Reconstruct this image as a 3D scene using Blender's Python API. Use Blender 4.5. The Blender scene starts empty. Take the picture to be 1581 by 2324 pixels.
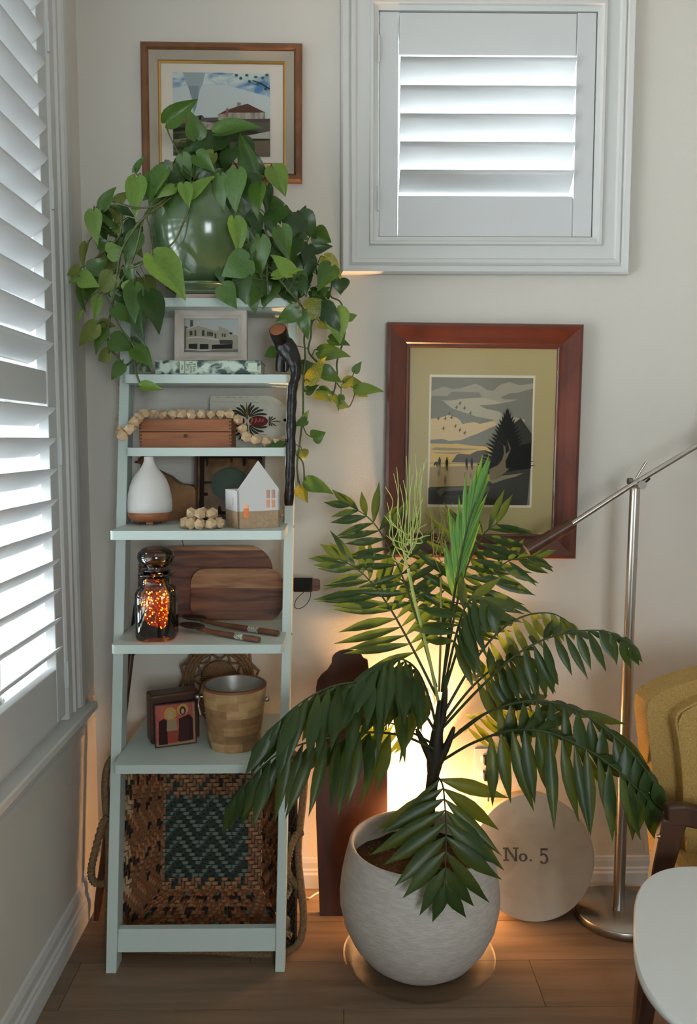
import bpy, math, random
from mathutils import Vector, Matrix
random.seed(7)
# ------------------------------------------------------------------ camera
F, CX, CY, H = 1850.0, 790.5, 1162.0, 1.45
TH = math.atan(162/F); PSI = math.atan(22/F*math.cos(TH))
scn = bpy.context.scene
COL = scn.collection
cd = bpy.data.cameras.new('camera'); cam = bpy.data.objects.new('camera', cd); COL.objects.link(cam)
cd.sensor_fit = 'VERTICAL'; cd.sensor_height = 36; cd.sensor_width = 36; cd.lens = F/2324*36
cd.clip_start = 0.05
cam.location = (0, 0, H); cam.rotation_euler = (math.pi/2-TH, 0, -PSI)
scn.camera = cam
# ------------------------------------------------------------------ daylight and exposure
scn.view_settings.view_transform = 'Standard'; scn.view_settings.look = 'None'
scn.view_settings.exposure = -0.12; scn.view_settings.gamma = 1.0
scn.view_settings.use_curve_mapping = False
wd = bpy.data.worlds.new('overcast'); scn.world = wd; wd.use_nodes = True
bg = wd.node_tree.nodes['Background']
bg.inputs[0].default_value = (0.93, 0.98, 1.0, 1); bg.inputs[1].default_value = 20.0
def portal(name, loc, rot, sx, sy):
    l = bpy.data.lights.new(name, 'AREA'); l.shape = 'RECTANGLE'; l.size = sx; l.size_y = sy
    l.cycles.is_portal = True
    o = bpy.data.objects.new(name, l); COL.objects.link(o); o.location = loc; o.rotation_euler = rot
LX, D, CEIL, RX, RY = -0.779, 2.55, 3.05, 3.2, -2.4
WL = (0.62, 2.27, 0.74, 2.86)       # left window opening  y0 y1 z0 z1
WB = (0.108, 0.785, 2.055, 2.735)   # back window opening  x0 x1 z0 z1
WR = (0.35, 1.35, 0.95, 2.2)          # unseen rear window, added and sized for soft frontal fill x0 x1 z0 z1
WS = (-1.1, -0.3, 1.0, 2.4)        # unseen second left window, added for more light from the left
portal('daylight_window', (LX-.13, (WL[0]+WL[1])/2, (WL[2]+WL[3])/2), (0, -math.pi/2, 0), WL[3]-WL[2], WL[1]-WL[0])
portal('fill_daylight_side', (LX-.13, (WS[0]+WS[1])/2, (WS[2]+WS[3])/2), (0, -math.pi/2, 0), WS[3]-WS[2], WS[1]-WS[0])  # sky light through the added side window
portal('daylight_high', ((WB[0]+WB[1])/2, D+.13, (WB[2]+WB[3])/2), (-math.pi/2, 0, 0), WB[1]-WB[0], WB[3]-WB[2])
portal('fill_daylight_rear', ((WR[0]+WR[1])/2, RY-.13, (WR[2]+WR[3])/2), (math.pi/2, 0, 0), WR[1]-WR[0], WR[3]-WR[2])  # sky light through the added rear window
LAMP_POWER = 26.0
cy = scn.cycles
cy.max_bounces = 5; cy.diffuse_bounces = 3; cy.glossy_bounces = 3; cy.transmission_bounces = 6; cy.transparent_max_bounces = 10
cy.caustics_reflective = False; cy.caustics_refractive = False; cy.sample_clamp_indirect = 6.0
cy.use_adaptive_sampling = True; cy.adaptive_threshold = .1; cy.adaptive_min_samples = 16; cy.use_denoising = True
# ------------------------------------------------------------------ helpers
def ray(u, v):
    a = (u-CX)/F; q = (v-CY)/F
    y = math.cos(TH)-q*math.sin(TH); z = -math.sin(TH)-q*math.cos(TH)
    return Vector((a*math.cos(PSI)+y*math.sin(PSI), -a*math.sin(PSI)+y*math.cos(PSI), z))
def P(u, v, Y):
    r = ray(u, v); return Vector((0, 0, H))+r*(Y/r.y)
def PZ(u, v, Z):
    r = ray(u, v); return Vector((0, 0, H))+r*((Z-H)/r.z)
def PX(u, v, X):
    r = ray(u, v); return Vector((0, 0, H))+r*(X/r.x)
def lin(c):
    return tuple(((x/255)/12.92 if x/255 <= .04045 else ((x/255+.055)/1.055)**2.4) for x in c)+(1,)
def M(name, col, rough=.5, metal=0.0, col2=None, scale=(8, 8, 8), bump=0.0, bscale=60.0, spec=.5, trans=0.0, ior=1.45,
      transl=0.0, emit=None, estr=0.0, rnd=0.0, coat=0.0, detail=4.0, ramp=(.35, .65), bstretch=None):
    m = bpy.data.materials.new(name); m.use_nodes = True
    nt = m.node_tree; b = nt.nodes['Principled BSDF']; L = nt.links.new
    b.inputs['Base Color'].default_value = lin(col); b.inputs['Roughness'].default_value = rough
    b.inputs['Metallic'].default_value = metal; b.inputs['Specular IOR Level'].default_value = spec
    b.inputs['IOR'].default_value = ior; b.inputs['Transmission Weight'].default_value = trans
    b.inputs['Coat Weight'].default_value = coat; b.inputs['Coat Roughness'].default_value = .12
    if emit:
        b.inputs['Emission Color'].default_value = lin(emit); b.inputs['Emission Strength'].default_value = estr
    tc = nt.nodes.new('ShaderNodeTexCoord')
    if col2:
        mp = nt.nodes.new('ShaderNodeMapping'); mp.inputs['Scale'].default_value = scale
        L(tc.outputs['Object'], mp.inputs['Vector'])
        nz = nt.nodes.new('ShaderNodeTexNoise'); nz.inputs['Scale'].default_value = 1; nz.inputs['Detail'].default_value = detail
        nz.inputs['Distortion'].default_value = .6
        if rnd:
            oi = nt.nodes.new('ShaderNodeObjectInfo'); va = nt.nodes.new('ShaderNodeVectorMath'); va.operation = 'SCALE'
            cb = nt.nodes.new('ShaderNodeCombineXYZ'); cb.inputs[0].default_value = 37; cb.inputs[1].default_value = 19; cb.inputs[2].default_value = 53
            L(cb.outputs[0], va.inputs[0]); L(oi.outputs['Random'], va.inputs['Scale'])
            ad = nt.nodes.new('ShaderNodeVectorMath'); L(mp.outputs[0], ad.inputs[0]); L(va.outputs[0], ad.inputs[1])
            L(ad.outputs[0], nz.inputs['Vector'])
        else:
            L(mp.outputs[0], nz.inputs['Vector'])
        cr = nt.nodes.new('ShaderNodeValToRGB')
        cr.color_ramp.elements[0].position = ramp[0]; cr.color_ramp.elements[1].position = ramp[1]
        cr.color_ramp.elements[0].color = lin(col); cr.color_ramp.elements[1].color = lin(col2)
        L(nz.outputs['Fac'], cr.inputs['Fac'])
        out = cr.outputs['Color']
        if rnd:
            hs = nt.nodes.new('ShaderNodeHueSaturation'); mr = nt.nodes.new('ShaderNodeMapRange')
            mr.inputs['To Min'].default_value = 1-rnd; mr.inputs['To Max'].default_value = 1+rnd
            L(oi.outputs['Random'], mr.inputs['Value']); L(mr.outputs[0], hs.inputs['Value']); L(out, hs.inputs['Color'])
            out = hs.outputs['Color']
        L(out, b.inputs['Base Color'])
    if bump:
        n2 = nt.nodes.new('ShaderNodeTexNoise'); n2.inputs['Scale'].default_value = bscale; n2.inputs['Detail'].default_value = 3
        if bstretch:
            m2 = nt.nodes.new('ShaderNodeMapping'); m2.inputs['Scale'].default_value = bstretch
            L(tc.outputs['Object'], m2.inputs['Vector']); L(m2.outputs[0], n2.inputs['Vector'])
        else:
            L(tc.outputs['Object'], n2.inputs['Vector'])
        bp = nt.nodes.new('ShaderNodeBump'); bp.inputs['Strength'].default_value = bump; bp.inputs['Distance'].default_value = .004
        L(n2.outputs['Fac'], bp.inputs['Height']); L(bp.outputs[0], b.inputs['Normal'])
    if transl:
        tr = nt.nodes.new('ShaderNodeBsdfTranslucent'); mx = nt.nodes.new('ShaderNodeMixShader')
        mx.inputs[0].default_value = transl
        c = lin(col2 or col); tr.inputs[0].default_value = (min(1, c[0]*1.9+.01), min(1, c[1]*1.9+.01), c[2]*.8, 1)
        L(b.outputs[0], mx.inputs[1]); L(tr.outputs[0], mx.inputs[2]); L(mx.outputs[0], nt.nodes['Material Output'].inputs[0])
    return m
def thin_glass(name, col, fac, rough=.03):
    m = bpy.data.materials.new(name); m.use_nodes = True; nt = m.node_tree
    nt.nodes.remove(nt.nodes['Principled BSDF'])
    t = nt.nodes.new('ShaderNodeBsdfTransparent'); t.inputs[0].default_value = lin(col)
    g = nt.nodes.new('ShaderNodeBsdfGlossy'); g.inputs['Roughness'].default_value = rough
    fr = nt.nodes.new('ShaderNodeFresnel'); fr.inputs[0].default_value = 1.45
    mu = nt.nodes.new('ShaderNodeMath'); mu.operation = 'MULTIPLY'; mu.inputs[1].default_value = fac
    mx = nt.nodes.new('ShaderNodeMixShader'); L = nt.links.new
    L(fr.outputs[0], mu.inputs[0]); L(mu.outputs[0], mx.inputs[0]); L(t.outputs[0], mx.inputs[1]); L(g.outputs[0], mx.inputs[2])
    L(mx.outputs[0], nt.nodes['Material Output'].inputs[0])
    return m
class MB:
    def __init__(s): s.v = []; s.f = []; s.m = []; s.sm = []
    def add(s, vs, fs, mi=0, smooth=False, T=None):
        o = len(s.v)
        for p in vs:
            p = Vector(p); s.v.append(T @ p if T else p)
        for f in fs: s.f.append([i+o for i in f]); s.m.append(mi); s.sm.append(smooth)
        return s
    def box(s, c, d, mi=0, T=None):
        c = Vector(c); x, y, z = d[0]/2, d[1]/2, d[2]/2
        vs = [c+Vector((a*x, b*y, e*z)) for e in (-1, 1) for b in (-1, 1) for a in (-1, 1)]
        return s.add(vs, [(0, 2, 3, 1), (4, 5, 7, 6), (0, 1, 5, 4), (2, 6, 7, 3), (0, 4, 6, 2), (1, 3, 7, 5)], mi, False, T)
    def bb(s, x0, x1, y0, y1, z0, z1, mi=0):
        return s.box(((x0+x1)/2, (y0+y1)/2, (z0+z1)/2), (x1-x0, y1-y0, z1-z0), mi)
    def tube(s, path, rad, n=8, mi=0, caps=True, smooth=True, T=None, closed=False):
        path = [Vector(p) for p in path]; k = len(path)
        if not hasattr(rad, '__len__'): rad = [rad]*k
        vs = []; up = None
        for i, p in enumerate(path):
            if closed: t = path[(i+1) % k]-path[i-1]
            else: t = path[min(i+1, k-1)]-path[max(i-1, 0)]
            if t.length < 1e-9: t = Vector((0, 0, 1))
            t.normalize()
            if up is None:
                up = Vector((0, 0, 1)) if abs(t.z) < .9 else Vector((1, 0, 0))
            a = t.cross(up)
            if a.length < 1e-6: a = t.cross(Vector((1, .3, 0)))
            a.normalize(); b = a.cross(t).normalized(); up = b
            for j in range(n):
                w = 2*math.pi*j/n; vs.append(p+(a*math.cos(w)+b*math.sin(w))*rad[i])
        fs = []
        for i in range(k if closed else k-1):
            for j in range(n):
                i2 = (i+1) % k
                fs.append((i*n+j, i2*n+j, i2*n+(j+1) % n, i*n+(j+1) % n))
        s.add(vs, fs, mi, smooth, T)
        if caps and not closed:
            s.add(vs[:n], [tuple(range(n))], mi, False, T); s.add(vs[-n:], [tuple(range(n))[::-1]], mi, False, T)
        return s
    def lathe(s, prof, n=32, c=(0, 0, 0), mi=0, smooth=True, T=None, sq=0.0):
        c = Vector(c); vs = []
        for r, z in prof:
            for j in range(n):
                w = 2*math.pi*j/n; k = 1.0
                if sq: k = (abs(math.cos(w))**(2+sq)+abs(math.sin(w))**(2+sq))**(-1/(2+sq))
                vs.append(c+Vector((r*k*math.cos(w), r*k*math.sin(w), z)))
        fs = []
        for i in range(len(prof)-1):
            m2 = mi[i] if hasattr(mi, '__len__') else mi
            s.add([], [], 0)
            for j in range(n): fs.append(((i*n+j, i*n+(j+1) % n, (i+1)*n+(j+1) % n, (i+1)*n+j), m2))
        o = len(s.v)
        s.add(vs, [], 0, False, T)
        for f, m2 in fs: s.f.append([i+o for i in f]); s.m.append(m2); s.sm.append(smooth)
        return s
    def prism(s, poly, y0, y1, mi=0, T=None, smooth=False):   # polygon in x,z extruded along y
        n = len(poly)
        vs = [Vector((x, y0, z)) for x, z in poly]+[Vector((x, y1, z)) for x, z in poly]
        fs = [tuple(range(n)), tuple(range(2*n-1, n-1, -1))]
        s.add(vs, fs, mi, False, T)
        s.add(vs, [(i, i+n, (i+1) % n+n, (i+1) % n) for i in range(n)], mi, smooth, T)
        return s
    def ring(s, w, h, prof, mi=0, T=None):   # mitred frame; prof: (outward offset, height towards viewer)
        vs = []
        for off, hh in prof:
            for sx, sz in ((-1, -1), (1, -1), (1, 1), (-1, 1)): vs.append((sx*(w/2+off), -hh, sz*(h/2+off)))
        fs = []; mm = []
        for i in range(len(prof)-1):
            for j in range(4): fs.append((i*4+j, i*4+(j+1) % 4, (i+1)*4+(j+1) % 4, (i+1)*4+j)); mm.append(mi[i] if hasattr(mi, '__len__') else mi)
        o = len(s.v)
        for p in vs: s.v.append(T @ Vector(p) if T else Vector(p))
        for f, m2 in zip(fs, mm): s.f.append([i+o for i in f]); s.m.append(m2); s.sm.append(False)
        return s
    def sphere(s, c, r, n=12, k=8, mi=0, sc=(1, 1, 1), T=None):
        prof = []
        vs = []; c = Vector(c)
        for i in range(k+1):
            a = math.pi*i/k
            for j in range(n):
                w = 2*math.pi*j/n
                vs.append(c+Vector((r*sc[0]*math.sin(a)*math.cos(w), r*sc[1]*math.sin(a)*math.sin(w), -r*sc[2]*math.cos(a))))
        fs = [(i*n+j, i*n+(j+1) % n, (i+1)*n+(j+1) % n, (i+1)*n+j) for i in range(k) for j in range(n)]
        return s.add(vs, fs, mi, True, T)
    def mesh(s, name, mats, off=None):
        me = bpy.data.meshes.new(name)
        vs = [tuple(p-off) for p in s.v] if off is not None else [tuple(p) for p in s.v]
        me.from_pydata(vs, [], s.f)
        for m in (mats if isinstance(mats, (list, tuple)) else [mats]): me.materials.append(m)
        for i, p in enumerate(me.polygons): p.material_index = s.m[i]; p.use_smooth = s.sm[i]
        me.update(); me.validate()
        return me
    def build(s, name, mats, parent=None, world=True, bev=0, label=None, kind=None, thing=None):
        off = None
        if parent is not None and world: off = root_of(parent).location
        o = bpy.data.objects.new(name, s.mesh(name, mats, off)); COL.objects.link(o)
        if parent is not None: o.parent = parent
        if bev:
            b = o.modifiers.new('bevel', 'BEVEL'); b.width = bev; b.segments = 2; b.limit_method = 'ANGLE'; b.angle_limit = .7
        if label: o['label'] = label
        if kind: o['kind'] = kind
        return o
def root_of(o):
    while o.parent: o = o.parent
    return o
def tag(o, label=None, cat=None, group=None, kind=None):
    for k, v in (('label', label), ('category', cat), ('group', group), ('kind', kind)):
        if v: o[k] = v
    return o
def thing(name, label, cat, loc, rot=(0, 0, 0), group=None):
    o = bpy.data.objects.new(name, None); COL.objects.link(o); o.empty_display_size = .05
    o.location = Vector(loc); o.rotation_euler = rot
    return tag(o, label, cat, group)
def struct(name, mb, mats, bev=0, label=None):
    o = mb.build(name, mats, bev=bev); o['kind'] = 'structure'
    if label: o['label'] = label
    return o
def obj(name, me, parent, loc=(0, 0, 0), T=None, mat=None):
    o = bpy.data.objects.new(name, me); COL.objects.link(o); o.parent = parent
    if T is not None: o.matrix_local = T
    else: o.location = loc
    if mat is not None:
        o.material_slots[0].link = 'OBJECT'; o.material_slots[0].material = mat
    return o
def smooth_path(pts, k=6):
    pts = [Vector(p) for p in pts]; out = []
    n = len(pts)
    for i in range(n-1):
        p0 = pts[max(i-1, 0)]; p1 = pts[i]; p2 = pts[i+1]; p3 = pts[min(i+2, n-1)]
        for j in range(k):
            t = j/k
            out.append(.5*((2*p1)+(p2-p0)*t+(2*p0-5*p1+4*p2-p3)*t*t+(3*p1-p0-3*p2+p3)*t**3))
    out.append(pts[-1]); return out
def rrect(x0, x1, z0, z1, r, n=6):
    if not hasattr(r, '__len__'): r = [r]*4
    out = []
    for (cx, cz, a0, rr) in ((x1-r[0], z0+r[0], -90, r[0]), (x1-r[1], z1-r[1], 0, r[1]), (x0+r[2], z1-r[2], 90, r[2]), (x0+r[3], z0+r[3], 180, r[3])):
        for i in range(n+1):
            a = math.radians(a0+90*i/n); out.append((cx+rr*math.cos(a), cz+rr*math.sin(a)))
    return out
def text_mesh(txt, size, mat, extrude=.0004, font_align='CENTER'):
    cu = bpy.data.curves.new('txt', 'FONT'); cu.body = txt; cu.size = size; cu.extrude = extrude
    cu.align_x = font_align; cu.align_y = 'CENTER'
    o = bpy.data.objects.new('txt', cu); COL.objects.link(o)
    dg = bpy.context.evaluated_depsgraph_get(); me = bpy.data.meshes.new_from_object(o.evaluated_get(dg))
    bpy.data.objects.remove(o); me.materials.clear(); me.materials.append(mat)
    return me
# ------------------------------------------------------------------ materials
wallm = M('wall_paint', (214, 208, 198), .85, bump=.16, bscale=210)
ceilm = M('ceiling_paint', (222, 220, 214), .9)
trimm = M('trim_paint', (209, 209, 206), .45)
shutm = M('shutter_paint', (209, 210, 210), .4)
whitem = M('white_matte', (225, 223, 219), .6)
plankm = M('floor_plank_wood', (116, 95, 76), .5, col2=(138, 115, 94), scale=(1.6, 22, 22), rnd=.10, bump=.08, bscale=9, bstretch=(1, 14, 1))
gapm = M('floor_gap', (52, 40, 31), .8)
mint = M('mint_paint', (202, 215, 209), .42)
paneglass = thin_glass('window_glass', (248, 251, 252), .8)
steel = M('brushed_steel', (186, 180, 172), .28, metal=1.0)
steeld = M('dark_steel', (120, 114, 108), .35, metal=1.0)
darkwood = M('dark_walnut', (62, 36, 24), .38, col2=(84, 50, 32), scale=(30, 30, 3))
blackm = M('black_plastic', (18, 17, 17), .4)
hole = M('dark_hole', (20, 15, 12), .8)

# ------------------------------------------------------------------ room shell
t = .14
mb = MB(); mb.bb(LX-.3, RX+.3, RY-.3, D+.3, -.1, -.006)
floor = struct('floor', mb, gapm, label='brown wood floor of long planks')
row = 0; y = RY
pw = .19
while y < D:
    x = LX-1.2+(row*.47) % 1.2
    while x < RX:
        x0, x1 = max(x, LX), min(x+1.25, RX)
        if x1-x0 > .02 and y > -0.5:
            ln = x1-x0
            b = MB(); b.bb(x0+.0008, x1-.0008, y+.0008, min(y+pw, D)-.0008, -.006, 0)
            b.build('plank', plankm, floor)
        x += 1.25
    y += pw; row += 1
mb = MB(); mb.bb(LX, RX, RY, -.48, -.006, -.001); mb.build('plank', plankm, floor)
mb = MB(); mb.bb(LX-t, RX+t, RY-t, D+t, CEIL, CEIL+.1); struct('ceiling', mb, ceilm)
def wall_x(name, x0, x1, y0, y1, holes):   # wall in plane x with openings along y
    mb = MB(); yy = y0
    for (a, b, z0, z1) in sorted(holes):
        mb.bb(x0, x1, yy, a, 0, CEIL); mb.bb(x0, x1, a, b, 0, z0); mb.bb(x0, x1, a, b, z1, CEIL); yy = b
    mb.bb(x0, x1, yy, y1, 0, CEIL); return struct(name, mb, wallm)
def wall_y(name, y0, y1, x0, x1, holes):
    mb = MB(); xx = x0
    for (a, b, z0, z1) in sorted(holes):
        mb.bb(xx, a, y0, y1, 0, CEIL); mb.bb(a, b, y0, y1, 0, z0); mb.bb(a, b, y0, y1, z1, CEIL); xx = b
    mb.bb(xx, x1, y0, y1, 0, CEIL); return struct(name, mb, wallm)
wall_x('wall_left', LX-t, LX, RY, D, [WL, WS])
wall_y('wall_back', D, D+t, LX-t, RX+t, [WB])
wall_y('wall_rear', RY-t, RY, LX-t, RX+t, [WR])
wall_x('wall_right', RX, RX+t, RY, D, [])
bprof = [(0, 0), (.017, 0), (.017, .045), (.013, .052), (.013, .058), (.009, .064), (.009, .082), (.005, .095), (0, .098)]
mb = MB(); n = len(bprof)   # along x on the back wall
for xx in (LX+.017, RX): mb.v += [Vector((xx, D-d, z)) for d, z in bprof]
for i in range(n-1): mb.f.append([i, i+1, n+i+1, n+i]); mb.m.append(0); mb.sm.append(False)
struct('baseboard_back', mb, trimm)
mb = MB()
for yy in (RY, D): mb.v += [Vector((LX+d*1.2, yy, z*1.22)) for d, z in bprof]
for i in range(n-1): mb.f.append([i, i+1, n+i+1, n+i]); mb.m.append(0); mb.sm.append(False)
struct('baseboard_left', mb, trimm)

# louvered shutter pieces -------------------------------------------------
TILT = math.radians(37)
def louver(mb, a0, a1, half, axis, tilt, th=.0055):
    # lens section in local (d=into room, z), extruded from a0 to a1 along the wall
    sec = []
    N = 7
    for i in range(N): s_ = -1+2*i/(N-1); sec.append((s_*half, th*(1-s_*s_)**.5))
    for i in range(N-2, 0, -1): s_ = -1+2*i/(N-1); sec.append((s_*half, -th*(1-s_*s_)**.5))
    c, s2 = math.cos(tilt), math.sin(tilt)
    sec = [(d*c-z*s2, d*s2+z*c) for d, z in sec]
    k = len(sec)
    for a in (a0, a1):
        for d, z in sec: mb.v.append(Vector((d, a, z)) if axis == 'y' else Vector((a, -d, z)))
    for i in range(k): mb.f.append([i, (i+1) % k, k+(i+1) % k, k+i]); mb.m.append(0); mb.sm.append(True)
    mb.f.append(list(range(k))); mb.m.append(0); mb.sm.append(False)
    mb.f.append(list(range(2*k-1, k-1, -1))); mb.m.append(0); mb.sm.append(False)

# window_1: small high window in the back wall
w1 = bpy.data.objects.new('window_1', None); COL.objects.link(w1); w1['kind'] = 'structure'
w1['label'] = 'small high shuttered window with white moulded casing'
wcx, wcz = (WB[0]+WB[1])/2, (WB[2]+WB[3])/2
w1.location = (wcx, D, wcz)
ww, wh = WB[1]-WB[0], WB[3]-WB[2]
mb = MB(); mb.ring(ww, wh, [(-.012, -.06), (-.012, .012), (0, .016), (.004, .026), (.012, .026), (.016, .018), (.052, .018), (.057, .024), (.067, .026), (.073, .02), (.078, .028), (.094, .03), (.1, .022), (.1, 0)])
mb.build('casing', trimm, w1, world=False)
def part_box(parent, name, mat, c, d, bev=.002, mb=None):
    b = MB(); b.box(c, d); return b.build(name, mat, parent, world=False, bev=bev)
px0, px1 = .122-wcx, .771-wcx
pz0, pz1 = 2.069-wcz, 2.721-wcz
st = .058
for xc in (px0+st/2, px1-st/2):
    part_box(w1, 'stile', shutm, (xc, .006, (pz0+pz1)/2), (st-.001, .028, pz1-pz0))
part_box(w1, 'rail', shutm, ((px0+px1)/2, .006, pz1-.0625), (px1-px0-2*st-.003, .026, .121))
part_box(w1, 'rail', shutm, ((px0+px1)/2, .006, pz0+.0605), (px1-px0-2*st-.003, .026, .121))
lmb = MB(); louver(lmb, -(px1-px0)/2+st+.004, (px1-px0)/2-st-.004, .0445, 'x', TILT+.06); lme = lmb.mesh('louver', shutm)
zz0, zz1 = pz0+.122, pz1-.125
for i in range(5):
    obj('louver', lme, w1, ((px0+px1)/2, .006, zz0+(zz1-zz0)*(i+.5)/5))
for z in (pz1-.11, pz0+.11):
    part_box(w1, 'hinge', shutm, (px0-.002, -.016, z), (.007, .008, .075))
    part_box(w1, 'hinge', shutm, (px1+.002, -.012, z), (.004, .006, .075)) if False else None
g = MB(); g.box((0, .09, 0), (ww, .004, wh)); g.build('pane', paneglass, w1, world=False)
g = MB(); g.ring(ww-.08, wh-.08, [(0, -.11), (0, -.075), (.045, -.075), (.045, -.11)]); g.build('sash_frame', trimm, w1, world=False)

# window_2: tall shuttered window in the left wall
w2 = bpy.data.objects.new('window_2', None); COL.objects.link(w2); w2['kind'] = 'structure'
w2['label'] = 'tall plantation shuttered window with moulded casing and sill'
w2.location = (LX, 0, 0)
ya, yb, za, zb = 0.78, 2.235, 0.685, 2.80     # shutter panel extents
def sweep_y(mb, prof, y0, y1):   # prof (d, z)
    k = len(prof)
    for yy in (y0, y1): mb.v += [Vector((d, yy, z)) for d, z in prof]
    for i in range(k-1): mb.f.append([i, i+1, k+i+1, k+i]); mb.m.append(0); mb.sm.append(False)
    mb.f.append(list(range(k))); mb.m.append(0); mb.sm.append(False); mb.f.append(list(range(2*k-1, k-1, -1))); mb.m.append(0); mb.sm.append(False)
def sweep_z(mb, prof, z0, z1):   # prof (d, y)
    k = len(prof)
    for zz in (z0, z1): mb.v += [Vector((d, y, zz)) for d, y in prof]
    for i in range(k-1): mb.f.append([i, i+1, k+i+1, k+i]); mb.m.append(0); mb.sm.append(False)
    mb.f.append(list(range(k))); mb.m.append(0); mb.sm.append(False); mb.f.append(list(range(2*k-1, k-1, -1))); mb.m.append(0); mb.sm.append(False)
cprof = [(-.06, 0), (.016, 0), (.02, .006), (.02, .02), (.012, .026), (.012, .066), (.018, .072), (.018, .086), (.013, .092), (.013, .10), (.02, .108), (.024, .118), (.024, .14), (.018, .15), (.018, .162), (0, .162)]
c = MB(); sweep_z(c, [(d, yb+.004+y) for d, y in cprof], .668, 2.95); c.build('casing', trimm, w2, world=False)
c = MB(); sweep_z(c, [(d, ya-.004-y) for d, y in cprof], .668, 2.95); c.build('casing', trimm, w2, world=False)
c = MB(); sweep_y(c, [(d, zb+.004+y) for d, y in cprof], ya-.166, yb+.166); c.build('casing', trimm, w2, world=False)
c = MB(); sweep_y(c, [(-.06, .640), (.046, .640), (.05, .645), (.05, .662), (.046, .667), (-.06, .667)], ya-.18, yb+.178); c.build('sill', trimm, w2, world=False)
c = MB(); sweep_y(c, [(0, .64), (.03, .64), (.03, .625), (.022, .615), (.02, .60), (.014, .592), (.014, .572), (0, .566)], ya-.17, yb+.168); c.build('apron', trimm, w2, world=False)
st2 = .062
part_box(w2, 'stile', shutm, (0, yb-st2/2, (za+zb)/2), (.028, st2, zb-za))
part_box(w2, 'stile', shutm, (0, ya+st2/2, (za+zb)/2), (.028, st2, zb-za))
yi0, yi1 = ya+st2+.002, yb-st2-.002
zm0, zm1 = 1.545, 1.632
part_box(w2, 'rail', shutm, (0, (yi0+yi1)/2, (.686+.832)/2), (.026, yi1-yi0, .832-.686))
part_box(w2, 'rail', shutm, (-.002, (yi0+yi1)/2, (zm0+zm1)/2), (.026, yi1-yi0, zm1-zm0))
part_box(w2, 'rail', shutm, (0, (yi0+yi1)/2, (2.655+zb)/2), (.026, yi1-yi0, zb-2.655))
lmb = MB(); louver(lmb, yi0+.003, yi1-.001, .0445, 'y', TILT); lme = lmb.mesh('louver', shutm)
nl = 9
for i in range(nl): obj('louver', lme, w2, (0, 0, .832+.04+(zm0-.832-.075)*i/(nl-1)))
nu = 13
for i in range(nu): obj('louver', lme, w2, (0, 0, zm1+.045+(2.655-zm1-.085)*i/(nu-1)))
for z in (.80, 1.42, 2.1, 2.5): part_box(w2, 'hinge', shutm, (.021, yb+.003, z), (.008, .009, .075))
g = MB(); g.bb(-.122, -.118, WL[0], WL[1], WL[2], WL[3]); g.build('pane', paneglass, w2, world=False)
sashm = M('vinyl_sash', (120, 120, 118), .5); sashb = M('sash_track', (70, 82, 100), .4); sashr = M('brick_edge', (96, 36, 26), .7)
for (y0, y1, mm, nm) in ((2.13, 2.17, sashm, 'sash_stile'), (1.985, 2.0, sashr, 'sash_track'), (1.93, 1.984, sashm, 'sash_stile'), (1.872, 1.877, sashb, 'sash_track'), (1.79, 1.83, sashb, 'sash_stile'), (1.70, 1.725, sashm, 'mullion'), (1.2, 1.24, sashm, 'mullion'), (.70, .76, sashm, 'sash_stile')):
    c = MB(); c.bb(-.165, -.128, y0, y1, WL[2], WL[3]); c.build(nm, mm, w2, world=False)
c = MB(); c.bb(-.165, -.128, WL[0], WL[1], 1.56, 1.62); c.build('meeting_rail', sashm, w2, world=False)
# unseen plain windows beside and behind the camera, added for daylight fill
for nm, ax, W_ in (('fill_window_side', 'x', WS), ('fill_window_rear', 'y', WR)):
    w = bpy.data.objects.new(nm, None); COL.objects.link(w); w['kind'] = 'structure'
    cx_, cz_ = (W_[0]+W_[1])/2, (W_[2]+W_[3])/2
    w.location = (LX, cx_, cz_) if ax == 'x' else (cx_, RY, cz_)
    w.rotation_euler = (0, 0, math.pi/2) if ax == 'x' else (0, 0, math.pi)
    c = MB(); c.ring(W_[1]-W_[0], W_[3]-W_[2], [(0, -.06), (0, .02), (.1, .02), (.1, 0)]); c.build('casing', trimm, w, world=False)
    c = MB(); c.box((0, .1, 0), (W_[1]-W_[0], .004, W_[3]-W_[2])); c.build('pane', paneglass, w, world=False)
    c = MB(); c.box((0, .07, 0), (.05, .04, W_[3]-W_[2])); c.build('mullion', trimm, w, world=False)

# ------------------------------------------------------------------ ladder shelf
SZ = [1.848, 1.636, 1.430, 1.212, .908, .583]; SY = [2.33, 2.33, 2.335, 2.15, 2.137, 2.125]
SXL, SXR = -.607, -.152
lad = thing('ladder_shelf', 'pale mint leaning ladder shelf with six shelves against the wall', 'shelf', (-.38, 2.2, 0))
LEAN = .185
def stile(x0b, x1b, x0t, x1t):
    m_ = MB(); zt = 1.855
    vs = []
    for z, a, b in ((0, x0b, x1b), (zt, x0t, x1t)):
        yf = 2.115+LEAN*z
        vs += [(a, yf, z), (b, yf, z), (b, yf+.058, z), (a, yf+.058, z)]
    m_.add(vs, [(3, 2, 1, 0), (4, 5, 6, 7), (0, 1, 5, 4), (1, 2, 6, 5), (2, 3, 7, 6), (3, 0, 4, 7)])
    return m_.build('stile', mint, lad, bev=.002)
stile(-.638, -.609, -.642, -.613); stile(-.176, -.150, -.148, -.122)
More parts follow.
